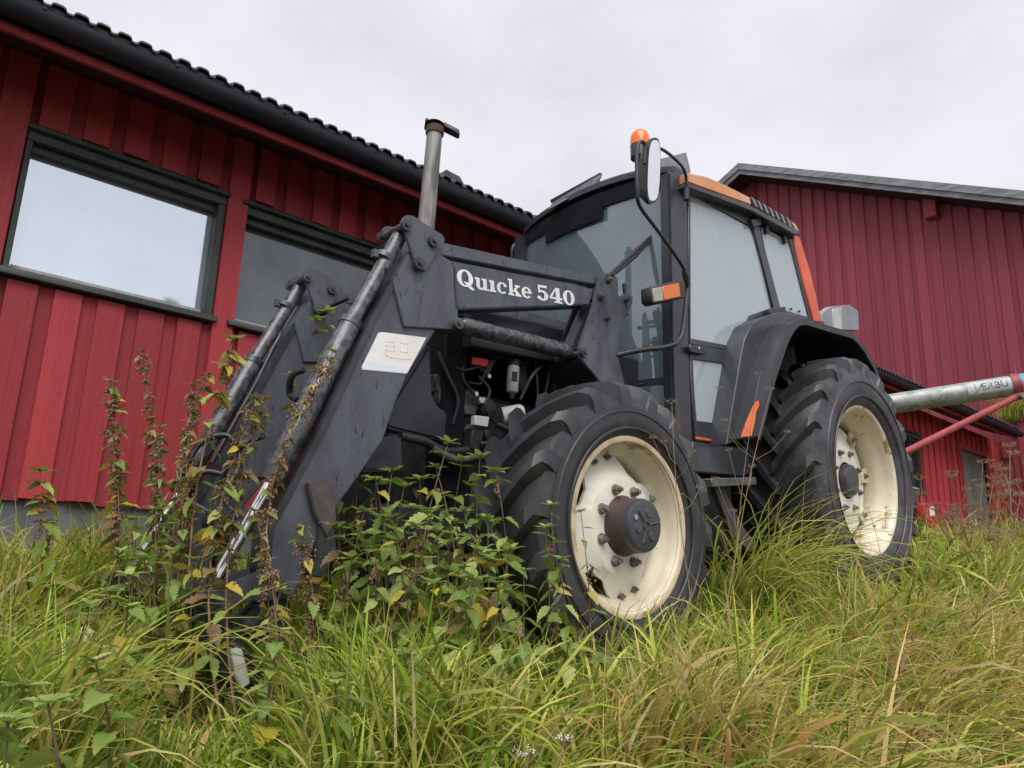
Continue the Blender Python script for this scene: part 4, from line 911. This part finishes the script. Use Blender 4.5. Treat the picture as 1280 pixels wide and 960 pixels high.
obj('bracket_arm', MB().tube([oY(1050,405,2.33), Vector((oY(1050,405,2.33).x-.1,2.5,1.48))], .025, 10), 'black_plastic', gp_)
obj('hitch', MB().box((5.0,2.7,.15),(5.35,3.1,.45)), 'engine_dark', T, bevel=.02)

# ------------------------------------------------------------------ galvanised slurry pipe, red wall box
def pipe():
    a = oD(1080,510,7.35); b1 = oD(1266,482,6.95); b2 = oD(1420,463,6.7)
    r = thing('slurry_pipe', 'galvanised steel pipe with blue end and red strut rising behind the rear tyre', 'pipe', (a.x, a.y, g1(a.x, a.y)))
    R0 = .098
    obj('pipe', MB().tube([a, a+(b1-a)*.5, b1], R0, 36), 'galvanised', r)
    u = (b1-a).normalized()
    obj('collar', MB().tube([b1-u*.02, b1+u*.05], R0+.012, 36), 'strut_red', r)
    obj('blue_section', MB().tube([b1+u*.045, b2], R0+.004, 36), 'blue_paint', r)
    s0 = oD(1271,496,6.85); s1 = oD(1120,571,6.2)
    st = obj('strut', MB().tube([s0, s1, s1+(s1-s0)*.35], .030, 16), 'strut_red', r)
    obj('strut_bolt', MB().tube([s0+Vector((-.02,-.06,0)), s0+Vector((.03,.06,0))], .035, 16), 'nut', st)
    q = s1+(s1-s0)*.35
    obj('stand', MB().tube([a+u*.1, Vector((a.x,a.y,g1(a.x,a.y)-.02))], .06, 12).tube([q, Vector((q.x,q.y,g1(q.x,q.y)-.02))], .035, 12), 'strut_red', r)
    obj('post', MB().tube([b2, Vector((b2.x,b2.y,g1(b2.x,b2.y)-.02))], .06, 12), 'strut_red', r)
    # worn letters wrapped on the pipe towards the camera
    cu = bpy.data.curves.new('t', 'FONT'); cu.body = 'JÆRBU'; cu.size = 1; cu.offset = .012; cu.resolution_u = 3
    to = bpy.data.objects.new('t', cu); C.objects.link(to); bpy.context.view_layer.update()
    me = bpy.data.meshes.new_from_object(to)
    bm = bmesh.new(); bm.from_mesh(me); bmesh.ops.triangulate(bm, faces=bm.faces); bmesh.ops.subdivide_edges(bm, edges=bm.edges, cuts=2)
    vs = [v.co.copy() for v in bm.verts]; bm.verts.index_update(); fs = [tuple(v.index for v in f.verts) for f in bm.faces]; bm.free()
    bpy.data.objects.remove(to)
    xs = [v.x for v in vs]; x0, x1 = min(xs), max(xs)
    L = (b1-a).length
    def tpar(px, py):                           # parameter along the pipe seen at a pixel
        best = min(range(401), key=lambda k: abs(ppix(a+(b1-a)*(k/400))[0]-px)); return best/400
    t0, t1 = tpar(1214,490), tpar(1257,485)
    mid = a+(b1-a)*((t0+t1)/2); view = -mid.normalized(); w0 = (view-u*view.dot(u)).normalized(); up = u.cross(w0); up = up if up.z > 0 else -up
    def wrap(x, ang, rr): c = a+(b1-a)*x; return c+(w0*math.cos(ang)+up*math.sin(ang))*rr
    mb = MB(); mb.add([wrap(t0+(t1-t0)*(v.x-x0)/(x1-x0), .02+(v.y)*.95, R0+.0022) for v in vs], fs); obj('lettering', mb, 'letter_worn', r, smooth=0)
    ta, tb = tpar(1207,491), tpar(1262,484); g = MB(); n = 10
    vv = [wrap(x, -.28+1.28*k/n, R0+.0012) for x in (ta, tb) for k in range(n+1)]
    g.add(vv, [(k,k+1,n+2+k,n+1+k) for k in range(n)]); obj('name_plate', g, 'plate', r)
def ppix(p):
    c = M3.transposed() @ Vector(p); return 640+FPX*c.x/c.z, 480+FPX*c.y/c.z
pipe()
def wall_box():
    p = oY(1155,629,4.78); q = oY(1172,650,4.78)
    r = thing('wall_box', 'small red plastic box with white sticker fixed to the red board wall', 'box', (p.x+.2, 4.9, q.z))
    z0, z1 = q.z-.05, p.z+.02
    obj('case', MB().prism([(p.x,4.78,z0),(p.x,4.78,z1-.04),(p.x+.04,4.78,z1),(p.x+.50,4.78,z1),(p.x+.54,4.78,z1-.04),(p.x+.54,4.78,z0)], (0,.24,0)), 'red_plastic', r, bevel=.015)
    obj('back_plate', MB().box((p.x-.05,4.90,z0-.03),(p.x+.0,5.02,z1+.03)), 'black_plastic', r)
    obj('label_sticker', MB().box((p.x+.22,4.773,z0+.1),(p.x+.46,4.779,z0+.28)), 'white_paint', r)
wall_box()

# ------------------------------------------------------------------ grass: real blades, one mesh of ribbons per kind
def blades(name, X, Y, Z, L, az, th0, bend, wd, col, tip, seg=5):
    n = len(X); s = np.linspace(0, 1, seg+1)
    th = th0[:,None]+bend[:,None]*s[None,:]**1.4
    ds = (L/seg)[:,None]
    hx = np.concatenate([np.zeros((n,1)), np.cumsum(np.sin((th[:,1:]+th[:,:-1])/2)*ds, 1)], 1)
    hz = np.concatenate([np.zeros((n,1)), np.cumsum(np.cos((th[:,1:]+th[:,:-1])/2)*ds, 1)], 1)
    side = rng.normal(0, .10, n)[:,None]*L[:,None]*s[None,:]**2
    ca, sa = np.cos(az)[:,None], np.sin(az)[:,None]
    px = X[:,None]+hx*ca-side*sa; py = Y[:,None]+hx*sa+side*ca; pz = Z[:,None]+hz
    tw = rng.uniform(-.9, .9, n)[:,None]+rng.uniform(-1,1,n)[:,None]*s[None,:]
    wv = wd[:,None]*np.clip(1.02-s[None,:]**2.2, .04, 1)*.5
    ox, oy, oz = -sa*np.cos(tw)*wv, ca*np.cos(tw)*wv, np.sin(tw)*wv
    V = np.stack([np.stack([px-ox,py-oy,pz-oz],-1), np.stack([px+ox,py+oy,pz+oz],-1)], 2).reshape(-1,3)
    m = seg+1
    base = (np.arange(n)*m*2)[:,None]+(np.arange(seg)*2)[None,:]
    F = np.stack([base, base+1, base+3, base+2], -1).reshape(-1)
    me = bpy.data.meshes.new(name); nf = n*seg
    me.vertices.add(len(V)); me.vertices.foreach_set('co', V.astype(np.float32).ravel())
    me.loops.add(nf*4); me.loops.foreach_set('vertex_index', F.astype(np.int32))
    me.polygons.add(nf); me.polygons.foreach_set('loop_start', (np.arange(nf)*4).astype(np.int32))
    me.update(); me.polygons.foreach_set('use_smooth', [True]*nf)
    f = (s[None,:,None]**1.6); cc = col[:,None,:]*(1-f)+tip[:,None,:]*f
    cc = np.repeat(cc[:,:,None,:], 2, 2).reshape(-1,3); rgba = np.concatenate([cc, np.ones((len(cc),1))], 1)
    a = me.attributes.new('col', 'FLOAT_COLOR', 'POINT'); a.data.foreach_set('color', rgba.astype(np.float32).ravel())
    me.materials.append(MATS['grass'])
    o = bpy.data.objects.new(name, me); C.objects.link(o); return o
def vnoise(X, Y, sc_, seed):
    r = np.random.default_rng(seed); t = r.random((64,64)); x = X*sc_+17; y = Y*sc_+23
    i, j = np.floor(x).astype(int), np.floor(y).astype(int); u, v = x-i, y-j; u = u*u*(3-2*u); v = v*v*(3-2*v)
    g = lambda a, b: t[a%64, b%64]
    return (g(i,j)*(1-u)+g(i+1,j)*u)*(1-v)+(g(i,j+1)*(1-u)+g(i+1,j+1)*u)*v
GREEN = np.array([[.20,.31,.03],[.28,.40,.045],[.38,.46,.06],[.12,.20,.03],[.46,.50,.10]])
DRY = np.array([[.60,.46,.19],[.50,.32,.12],[.64,.53,.27],[.48,.35,.12],[.64,.56,.13]])
def footprint(X, Y):                            # keep roots out from under wheels and the barn
    m = (Y < 4.98)|(X > 19.5)
    for c, hl in ((FW,.42),(RW,.52)):
        for y0, y1 in ((1.93,2.45),(3.35,3.87)): m &= ~((abs(X-c.x) < hl)&(Y > y0)&(Y < y1))
    return m
def scatter(r0, r1, dens, spread=46):
    a0 = math.atan2(.722,.653); A = R_(spread); area = A*(r1*r1-r0*r0); n = int(area*dens)
    r = np.sqrt(rng.uniform(r0*r0, r1*r1, n)); a = a0+rng.uniform(-A, A, n)
    X, Y = r*np.cos(a), r*np.sin(a); k = footprint(X, Y); return X[k], Y[k], r[k]
def pick(pal, n): return pal[rng.integers(0, len(pal), n)]*rng.uniform(.6, 1.3, (n,1))
def grow(name, X, Y, r, hgt, dryf, wmul, label, seg=5):
    kp = rng.random(len(X)) < np.clip(.30+1.5*(vnoise(X, Y, 3.3, 21)*.6+vnoise(X, Y, 7.5, 22)*.4-.25), .15, 1); X, Y, r = X[kp], Y[kp], r[kp]
    n = len(X); Z = gh(X, Y)-.02
    bank = sst(1.75, 1.1, Y)*0+np.clip((1.6-Y)/.7, 0, 1)
    az = rng.uniform(0, 2*np.pi, n)
    down = -np.pi/2+rng.normal(0, .8, n); sel = rng.random(n) < .2+.38*bank; az = np.where(sel, down, az)
    clump = vnoise(X, Y, 2.6, 3)
    L = hgt(X, Y)*rng.uniform(.55, 1.25, n)*(.65+.7*clump)
    th0 = np.abs(rng.normal(.12, .22, n))+.15*bank; bend = np.abs(rng.normal(1.15, .55, n))+.35*bank
    d = dryf(X, Y); isd = rng.random(n) < d
    col = np.where(isd[:,None], pick(DRY, n), pick(GREEN, n)); tipd = rng.random(n) < .25+.5*d
    tip = np.where(tipd[:,None], .5*col+.5*pick(DRY, n), col*1.25)
    wd = rng.uniform(.0055, .0165, n)*wmul
    big = rng.random(n) < .05; wd = np.where(big, wd*1.8, wd); L = np.where(big, L*1.2, L)
    o = blades(name, X, Y, Z, L, az, th0, bend, wd, col, tip, seg)
    return tag(o, label, 'grass', kind='stuff')
def dry_near(X, Y):
    b = np.clip((1.75-Y)/.6, 0, 1)*sst(.6, 1.7, X)
    return np.clip(.08+.70*b*(.35+.9*vnoise(X, Y, 1.5, 5))+.25*(vnoise(X, Y, 1.1, 8)-.4)+.12*sst(3.5,7,X), .03, .9)
def h_near(X, Y):
    h = .34+.20*np.clip((1.6-Y)/.6, 0, 1)
    h = h*(1-.72*np.exp(-((X-.42*Y+.05)/.27)**4)*sst(.9,1.3,Y)*sst(2.75,2.5,Y))
    return h*(1+.2*sst(3,4.4,Y)*sst(2.5,1,X))
def vis(X, Y): return (Y < 2.0+.0*X)|(X < 2.1)|(X > 2.9)
X, Y, r = scatter(.75, 2.3, 5000); k = (Y > -.6); X, Y, r = X[k], Y[k], r[k]
grow('grass', X, Y, r, h_near, dry_near, 1.0, 'long green and straw coloured grass hanging over the near bank', 6)
X, Y, r = scatter(2.3, 4.6, 3800); k = (Y > -.6); X, Y, r = X[k], Y[k], r[k]
grow('grass', X, Y, r, h_near, dry_near, 1.1, 'wet green grass growing around the tractor wheels and loader foot', 5)
X, Y, r = scatter(4.6, 9, 1300, 42); k = (Y > -2.2); X, Y, r = X[k], Y[k], r[k]
grow('grass', X, Y, r, lambda X, Y: .34+.08*sst(5.3,6.5,X), dry_near, 1.9, 'pale green and tan grass beyond the rear wheel', 4)
X, Y, r = scatter(9, 21, 190, 40); k = (Y > -4); X, Y, r = X[k], Y[k], r[k]
grow('grass', X, Y, r, lambda X, Y: .5+0*X, lambda X, Y: .35+0*X, 3.2, 'rough tall grass along the far barn walls', 4)
def tussock(name, cx, cy, rx, ry, n, L0, lab, dry=.15, tilt=None, z=None, wd=.0065):
    X = cx+rng.normal(0, rx, n); Y = cy+rng.normal(0, ry, n); Z = gh(X, Y)-.01 if z is None else np.full(n, z)+rng.normal(0,.01,n)
    L = L0*rng.uniform(.6, 1.15, n); az = rng.uniform(0, 2*np.pi, n) if tilt is None else tilt+rng.normal(0, .9, n)
    isd = rng.random(n) < dry; col = np.where(isd[:,None], pick(DRY, n), pick(GREEN, n)*1.1)
    o = blades(name, X, Y, Z, L, az, np.abs(rng.normal(.1,.12,n)), np.abs(rng.normal(1.9,.45,n)), rng.uniform(.6,1.2,n)*wd, col, col*.6+.4*pick(DRY, n), 7)
    return tag(o, lab, 'grass', kind='stuff')
tussock('grass_tussock', 3.50, 2.02, .13, .09, 330, 1.0, 'drooping green grass tussock between the front and rear tyres', .15, -1.5, wd=.010)
tussock('grass_tussock', 3.95, 1.86, .12, .05, 110, .58, 'drooping grass against the front of the rear tyre', .15, -1.2, wd=.009)
for (x, y, n, L, d, lab) in ((.36,1.75,110,.62,.35,'arching broad bladed grass clump beside the loader foot'), (1.75,1.2,130,.6,.7,'straw coloured grass clump on the near bank below the front tyre')):
    tussock('grass_tussock', x, y, .13, .1, n, L, lab, d, -1.3, wd=.0075)
p = oX(1262,535,19.9); t = tussock('roof_grass', 19.7, p.y-.12, .35, .12, 260, .75, 'green grass tuft growing at the end of the gutter', .1, -1.6, p.z+.15, .02)

# ------------------------------------------------------------------ weeds
def leaf_mesh(nm, m, serr=True, ln=1.0, wd=.52):
    n = 12; L = []; Rr = []; mid = []
    for i in range(n+1):
        t = i/n; w = wd/2*(math.sin(math.pi*min(1, t**.66))**.9 if 0 < t < 1 else 0)
        if serr and 0 < i < n: w *= (1.10 if i % 2 else .86)
        z = -.30*t*t+.03*math.sin(9*t); y = t*ln
        mid.append((0,y,z)); k_ = .05 if serr and i % 2 else 0
        L.append((-w,y+k_*.6,z+.35*w+.02*math.sin(11*t))); Rr.append((w,y+k_*.6,z+.30*w-.02*math.sin(8*t)))
    mb = MB(); vs = mid+L+Rr; N = n+1
    mb.add(vs, [(i,i+1,N+i+1,N+i) for i in range(n)]+[(i,2*N+i,2*N+i+1,i+1) for i in range(n)])
    o = obj(nm, mb, m, None, smooth=60); me = o.data; bpy.data.objects.remove(o); return me
LEAF = {k: leaf_mesh('leaf', 'leaf_'+k) for k in ('green','yellow','brown')}
BROAD = {k: leaf_mesh('leaf', 'leaf_'+k, True, 1, .72) for k in ('green','yellow','brown')}
NARROW = {k: leaf_mesh('leaf', 'leaf_'+k, False, 1, .26) for k in ('green','yellow','brown')}
def add_leaf(parent, me, wp, az, pitch, size, roll=0):
    o = bpy.data.objects.new('leaf', me); C.objects.link(o); o.parent = parent; o.location = Vector(wp)-parent.location
    o.rotation_euler = (pitch, roll, az-math.pi/2); o.scale = (size,size,size); return o
def clusters(pts, r, n, rr=.0035):
    mb = MB()
    for p in pts:
        for k in range(n):
            c = Vector(p)+Vector((random.gauss(0,r*.5),random.gauss(0,r*.5),random.gauss(-r*.3,r*.7)))
            s = rr*random.uniform(.6,1.5); a = random.uniform(0,6.3)
            d1 = Vector((math.cos(a),math.sin(a),.4))*s; d2 = Vector((-math.sin(a),math.cos(a),-.3))*s; d3 = Vector((0,0,1.4))*s
            mb.add([c+d1,c+d2,c-d1,c-d2,c+d3,c-d3], [(0,1,4),(1,2,4),(2,3,4),(3,0,4),(1,0,5),(2,1,5),(3,2,5),(0,3,5)])
    return mb
def nettle(top, base, lab, grp, leafs=None, size=.075, pairs=8, yellow=.12, brown=.05, seeds=.35, start=.2, droop=.5, name='nettle', stem='stem_green', rs=.004, head=0):
    top, base = Vector(top), Vector(base); base.z = g1(base.x, base.y)-.02
    r = thing(name, lab, 'plant', base, grp); leafs = leafs or LEAF
    d = top-base; H = d.length
    bow = Vector((random.gauss(0,.07),random.gauss(0,.06),0))*H
    path = [base+d*t+bow*math.sin(math.pi*t) for t in np.linspace(0,1,9)]
    obj('stem', MB().tube(path, [rs*(1.15-.75*i/8) for i in range(9)], 6), stem, r)
    a = random.uniform(0,3.14); sp = []; wh = []
    for i in range(pairs):
        t = start+(1-start)*(i+.5+random.uniform(-.25,.25))/pairs; t = min(t,.985); c = base+d*t+bow*math.sin(math.pi*t)
        a += math.pi/2+random.gauss(0,.25)
        f = (1.15-.65*t) if t > .5 else .9
        for sg in (0, math.pi):
            if random.random() < .12: continue
            q = random.random(); kind = 'yellow' if q < yellow else ('brown' if q < yellow+brown else 'green')
            add_leaf(r, leafs[kind], c, a+sg+random.gauss(0,.2), random.gauss(-droop*.55 if t < .9 else .1,.3), size*f*random.uniform(.7,1.2), random.gauss(0,.3))
            if random.random() < seeds and t > .4:
                e = c+Vector((math.cos(a+sg+.5),math.sin(a+sg+.5),0))*.018; sp += [e+Vector((0,0,-.014*k)) for k in range(4)]
    for k in range(5): add_leaf(r, leafs['green' if brown < .4 else 'brown'], path[-1], a+k*1.3, random.uniform(.2,.8), size*.42)
    if head: 
        for t in np.arange(1-head*1.3, 1.005, .052/H):
            c = base+d*t+bow*math.sin(math.pi*min(t,1)); wh += [c+Vector((random.gauss(0,.006),random.gauss(0,.006),0)) for _ in range(2)]
            for _ in range(4): add_leaf(r, random.choice((NARROW['brown'],NARROW['green'],LEAF['green'],LEAF['brown'],LEAF['yellow'])), c, random.uniform(0,6.28), random.gauss(-.5,.4), size*random.uniform(.3,.65), random.gauss(0,.5))
    if wh: tag(obj('seed_whorls', clusters(wh, .012, 6, .0038), 'seed_brown', r, smooth=0), kind='stuff')
    if sp: tag(obj('seed_cluster', clusters(sp, .011, 7), 'seed_brown', r, smooth=0), kind='stuff')
    return r
def at(px, py, Y): return oY(px, py, Y)
# dried hemp nettle and mugwort stems in front of the red wall and the loader
for (tx, ty, bx, by, Yp, hd, kw) in (
    (138,478,165,640,3.3,.3,dict(pairs=9,size=.07,brown=.35,yellow=.1,seeds=.9)), (178,440,188,600,3.35,.45,dict(pairs=5,size=.05,brown=.6,seeds=.9)),
    (200,535,205,680,3.0,.25,dict(pairs=9,size=.065,brown=.2,seeds=.8)), (240,482,225,690,2.75,.35,dict(pairs=8,size=.055,brown=.4,seeds=.9)),
    (292,425,262,700,2.6,.12,dict(pairs=9,size=.085,yellow=.35,brown=.25,seeds=.5)), (262,468,268,640,3.2,.3,dict(pairs=6,size=.06,brown=.6,seeds=.9)),
    (320,500,300,700,2.34,.35,dict(pairs=7,size=.06,brown=.6,seeds=.95)), (332,500,318,690,2.36,.3,dict(pairs=6,size=.06,yellow=.2,brown=.4,seeds=.9)),
    (416,440,428,760,2.28,.30,dict(pairs=7,size=.05,brown=.75,seeds=1,start=.3)), (377,660,378,800,2.15,.5,dict(pairs=5,size=.055,brown=.6,seeds=1)),
    (318,640,325,850,2.05,.2,dict(pairs=4,size=.05,brown=.8,seeds=.9)), (50,590,75,700,3.4,.2,dict(pairs=5,size=.09,yellow=.4,brown=.1,seeds=.3)),
    (150,585,140,690,3.4,.2,dict(pairs=5,size=.075,yellow=.3,seeds=.4))):
    nettle(at(tx,ty,Yp), at(bx,by+60,Yp-.1), 'tall hemp nettle with brown seed whorls standing before the red wall' if tx < 230 else ('hemp nettle with brown seed whorls and yellowing leaves before the tilt cylinders' if tx < 340 else 'withered hemp nettle in front of the near loader leg'), 'hemp nettles before the red wall' if tx < 230 else ('hemp nettles before the tilt cylinders' if tx < 340 else 'hemp nettles at the loader leg'), name='hemp_nettle', stem='stem_brown', head=hd, **{**kw, 'size': kw['size']*1.5, 'pairs': kw['pairs']+3})
# green nettles between the loader leg and the front tyre
spots = []
for (tx, ty, Yp) in ((560,555,2.15),(545,585,2.2),(578,575,2.1),(525,600,2.25),(600,572,2.05),(620,590,2.0),(505,610,2.25),(490,590,2.3),(470,600,2.3),(455,640,2.2),(540,640,2.0),(580,640,1.95),(610,650,1.9),(520,660,2.0),(495,665,2.05),(560,680,1.85),(600,690,1.8),(470,690,2.0),(635,690,1.8),(440,700,2.1),(420,660,2.2),(530,700,1.85),(575,710,1.75),(550,620,2.3),(515,635,2.2),(590,610,2.1),(480,650,2.15),(570,655,2.0),(545,665,1.9),(610,700,1.75),(500,700,1.9),(455,670,2.1),(590,725,1.68),(540,730,1.75),(625,725,1.68)):
    nettle(at(tx,ty,Yp), at(tx+random.uniform(-12,12),770,Yp+random.uniform(-.05,.05)), 'leafy green nettle between the loader leg and front tyre', 'green nettles beside the front tyre', pairs=random.randint(7,10), size=random.uniform(.11,.15), yellow=.12, start=.12, seeds=.12)
for (tx, ty, Yp, s_) in ((688,632,1.72,.055),(682,660,1.70,.06),(726,640,1.72,.045),(700,700,1.6,.06),(655,715,1.62,.06)):
    nettle(at(tx,ty,Yp), at(tx+8,800,Yp), 'slender pale green nettle in front of the front tyre', 'slender nettles in front of the front wheel', pairs=8, size=s_*1.6, yellow=.15, start=.15, seeds=.1, rs=.0028)
for (tx, ty, Yp) in ((430,420,2.62),(395,400,2.7),(372,500,2.85),(390,545,2.75),(410,390,2.7),(365,470,3.0),(440,480,2.65),(420,520,2.7)):
    nettle(at(tx,ty,Yp), at(tx-5,780,Yp+.05), 'nettle shoot growing up between the two loader arms', 'nettles between the loader arms', pairs=9, size=.12, yellow=.2, brown=.1, start=.35, seeds=.2)
for (tx, ty, Yp) in ((745,478,2.5),(730,480,2.52),(800,484,2.5)):
    nettle(at(tx,ty,Yp), at(tx,600,Yp), 'nettle top poking up behind the front tyre by the loader tower', 'nettle tops behind the front tyre', pairs=8, size=.11, start=.5, seeds=0)
for (tx, ty, Yp) in ((170,650,2.9),(195,640,2.85),(225,655,2.7),(245,640,2.75),(215,690,2.5),(275,650,2.75),(290,690,2.6),(240,700,2.45),(180,700,2.5),(150,690,2.6),(310,660,2.7),(265,610,2.9),(230,610,3.0),(330,700,2.3),(205,610,3.0),(160,720,2.35),(350,740,2.2),(395,735,2.15)):
    nettle(at(tx,ty,Yp), at(tx+random.uniform(-8,8),780,Yp), 'leafy green nettle among the tilt cylinder rods', 'green nettles around the cylinder rods', pairs=random.randint(6,9), size=random.uniform(.09,.13), yellow=.12, brown=.04, start=.15, seeds=.1)
# low leafy weeds in the foreground and at the wall
for i in range(26):
    x = random.uniform(-.1,.55); y = random.uniform(1.9,3.6); z = g1(x,y)
    nettle((x+random.gauss(0,.05),y+random.gauss(0,.05),z+random.uniform(.25,.42)), (x,y,z), 'low green nettle in the grass below the grey foundation', 'low nettles by the foundation', pairs=6, size=.11, yellow=.08, start=.2, seeds=.05)
for (tx, ty, Yp) in ((28,862,1.25),(60,880,1.2),(10,905,1.1),(350,790,1.75),(420,850,1.45),(120,830,1.5),(505,820,1.5),(160,760,1.8),(1180,830,1.15),(1245,800,1.2),(1225,860,1.0),(1262,890,.95),(1150,880,.95),(1060,900,.95),(1200,770,1.35)):
    b_ = at(tx,ty,Yp)
    nettle(b_, (b_.x+.03,b_.y+.03,0), 'broad leaved green weed in the foreground grass' if tx < 600 else 'narrow leaved willowherb with yellowing leaves on the bank edge', 'broad leaved weeds in the foreground' if tx < 600 else 'willowherbs on the bank edge', BROAD if tx < 1000 else NARROW, pairs=7, size=.085 if tx < 1000 else .12, yellow=.1 if tx < 1000 else .2, brown=.02 if tx < 1000 else .12, start=.3, seeds=0, name='leafy_weed')
def fern(px, py, Yp):
    b_ = at(px,py,Yp); b_.z = g1(b_.x,b_.y)-.01
    r = thing('feathery_weed', 'bright green feathery leaved weed beside the front tyre', 'plant', b_, 'feathery weeds between the wheels')
    st = MB()
    for k in range(5):
        a = random.uniform(0,6.28); ln = random.uniform(.22,.36); pts = [b_+Vector((math.cos(a)*ln*t,math.sin(a)*ln*t,ln*(.95*t-.55*t*t))) for t in np.linspace(0,1,7)]
        obj('stalk', MB().tube(pts, .002, 5), 'stem_green', r)
        for i in range(2,7):
            for sg in (-1,1): add_leaf(r, NARROW['green'], pts[i], a+sg*1.0, random.uniform(-.2,.3), .085*(1.15-.1*i))
for q in ((905,705,1.78),(925,720,1.72),(945,715,1.8),(895,735,1.68),(960,735,1.7)): fern(*q)
# dry umbellifers: branching stems with flat seed heads
def umbel(base, top, lab, grp, nb=4, sz=.05, heads=9, name='dry_umbellifer', rs=.004, spread=.22):
    base, top = Vector(base), Vector(top); base.z = g1(base.x,base.y)-.02
    r = thing(name, lab, 'plant', base, grp); d = top-base; H = d.length
    obj('stem', MB().tube([base+d*t+Vector((.015*math.sin(7*t),0,0)) for t in np.linspace(0,1,8)], [rs*(1.2-.6*i/7) for i in range(8)], 6), 'straw_stem', r)
    tips = [(top,1.0)]
    for k in range(nb):
        t = random.uniform(.4,.9); c = base+d*t; a = random.uniform(0,6.28)
        e_ = c+Vector((math.cos(a)*spread*H,math.sin(a)*spread*H*.6,spread*H*random.uniform(.6,1.3)))*random.uniform(.5,1)
        obj('branch', MB().tube([c,(c+e_)/2+Vector((0,0,-.02)),e_], rs*.55, 5), 'straw_stem', r); tips.append((e_,.75))
    for (e_, f) in tips:
        ry_ = MB(); pts = []
        for k in range(heads):
            a = 2*math.pi*k/heads+random.gauss(0,.2); q = e_+Vector((math.cos(a)*sz,math.sin(a)*sz,sz*random.uniform(.5,.9)))*f*random.uniform(.6,1); pts.append(q)
            ry_.tube([e_,q], rs*.22, 4)
        hd = obj('umbel_rays', ry_, 'straw_stem', r); tag(hd, kind='stuff')
        tag(obj('seed_head', clusters(pts, sz*.18, 8, sz*.05), 'umbel', r, smooth=0), kind='stuff')
def U(bx, by, tx, ty, Yp, **k): umbel(at(bx,by,Yp), at(tx,ty,Yp), **k)
for (bx,by,tx,ty,Yp) in ((880,700,962,488,1.80),(868,700,838,505,1.82),(893,690,948,470,1.84)):
    U(bx,by,tx,ty,Yp,lab='bare dry umbellifer stalk with seed heads in front of the cab door',grp='dry stalks in front of the cab',nb=4,sz=.024,rs=.0022,spread=.16)
for (bx,by,tx,ty,Yp) in ((1212,720,1190,595,2.2),(1225,720,1228,580,2.3),(1240,720,1250,610,2.3),(1262,720,1275,620,2.0),(1200,720,1170,640,2.4),(1250,720,1232,640,1.9),(1270,760,1262,560,1.7),(1285,760,1290,600,1.7),(1180,720,1212,640,2.5),(1220,740,1242,600,1.9),(1165,700,1150,600,2.5),(1230,760,1205,660,1.7),(1255,760,1245,670,1.6)):
    U(bx,by,tx,ty,Yp,lab='dry brown umbellifer standing before the grey plank door',grp='dry umbellifers near the plank door',nb=5,sz=.06,rs=.005,spread=.25,heads=10)
U(1075,960,1140,800,1.15,lab='dark withered dock stem leaning in the foreground grass',grp=None,nb=2,sz=.02,rs=.006,name='withered_dock')
U(640,990,655,948,.95,lab='small white yarrow flower heads at the bottom of the bank',grp=None,nb=3,sz=.018,rs=.002,name='yarrow',spread=.3)
for o in bpy.data.objects:
    if o.parent and o.parent.name == 'yarrow' and o.name.startswith('seed_head'): o.data.materials[0] = MATS['flower_white']
    if o.parent and o.parent.name == 'withered_dock' and o.type == 'MESH': o.data.materials[0] = MATS['seed_brown']
for (px, py, Yp) in ((1085,690,1.95),(1075,700,1.9),(1108,690,2.0)):
    nettle(at(px,py-55,Yp), at(px+5,py+40,Yp), 'small leafy weed growing against the rear wheel rim', 'weeds against the rear wheel', pairs=7, size=.05, start=.2, seeds=0, rs=.0025)
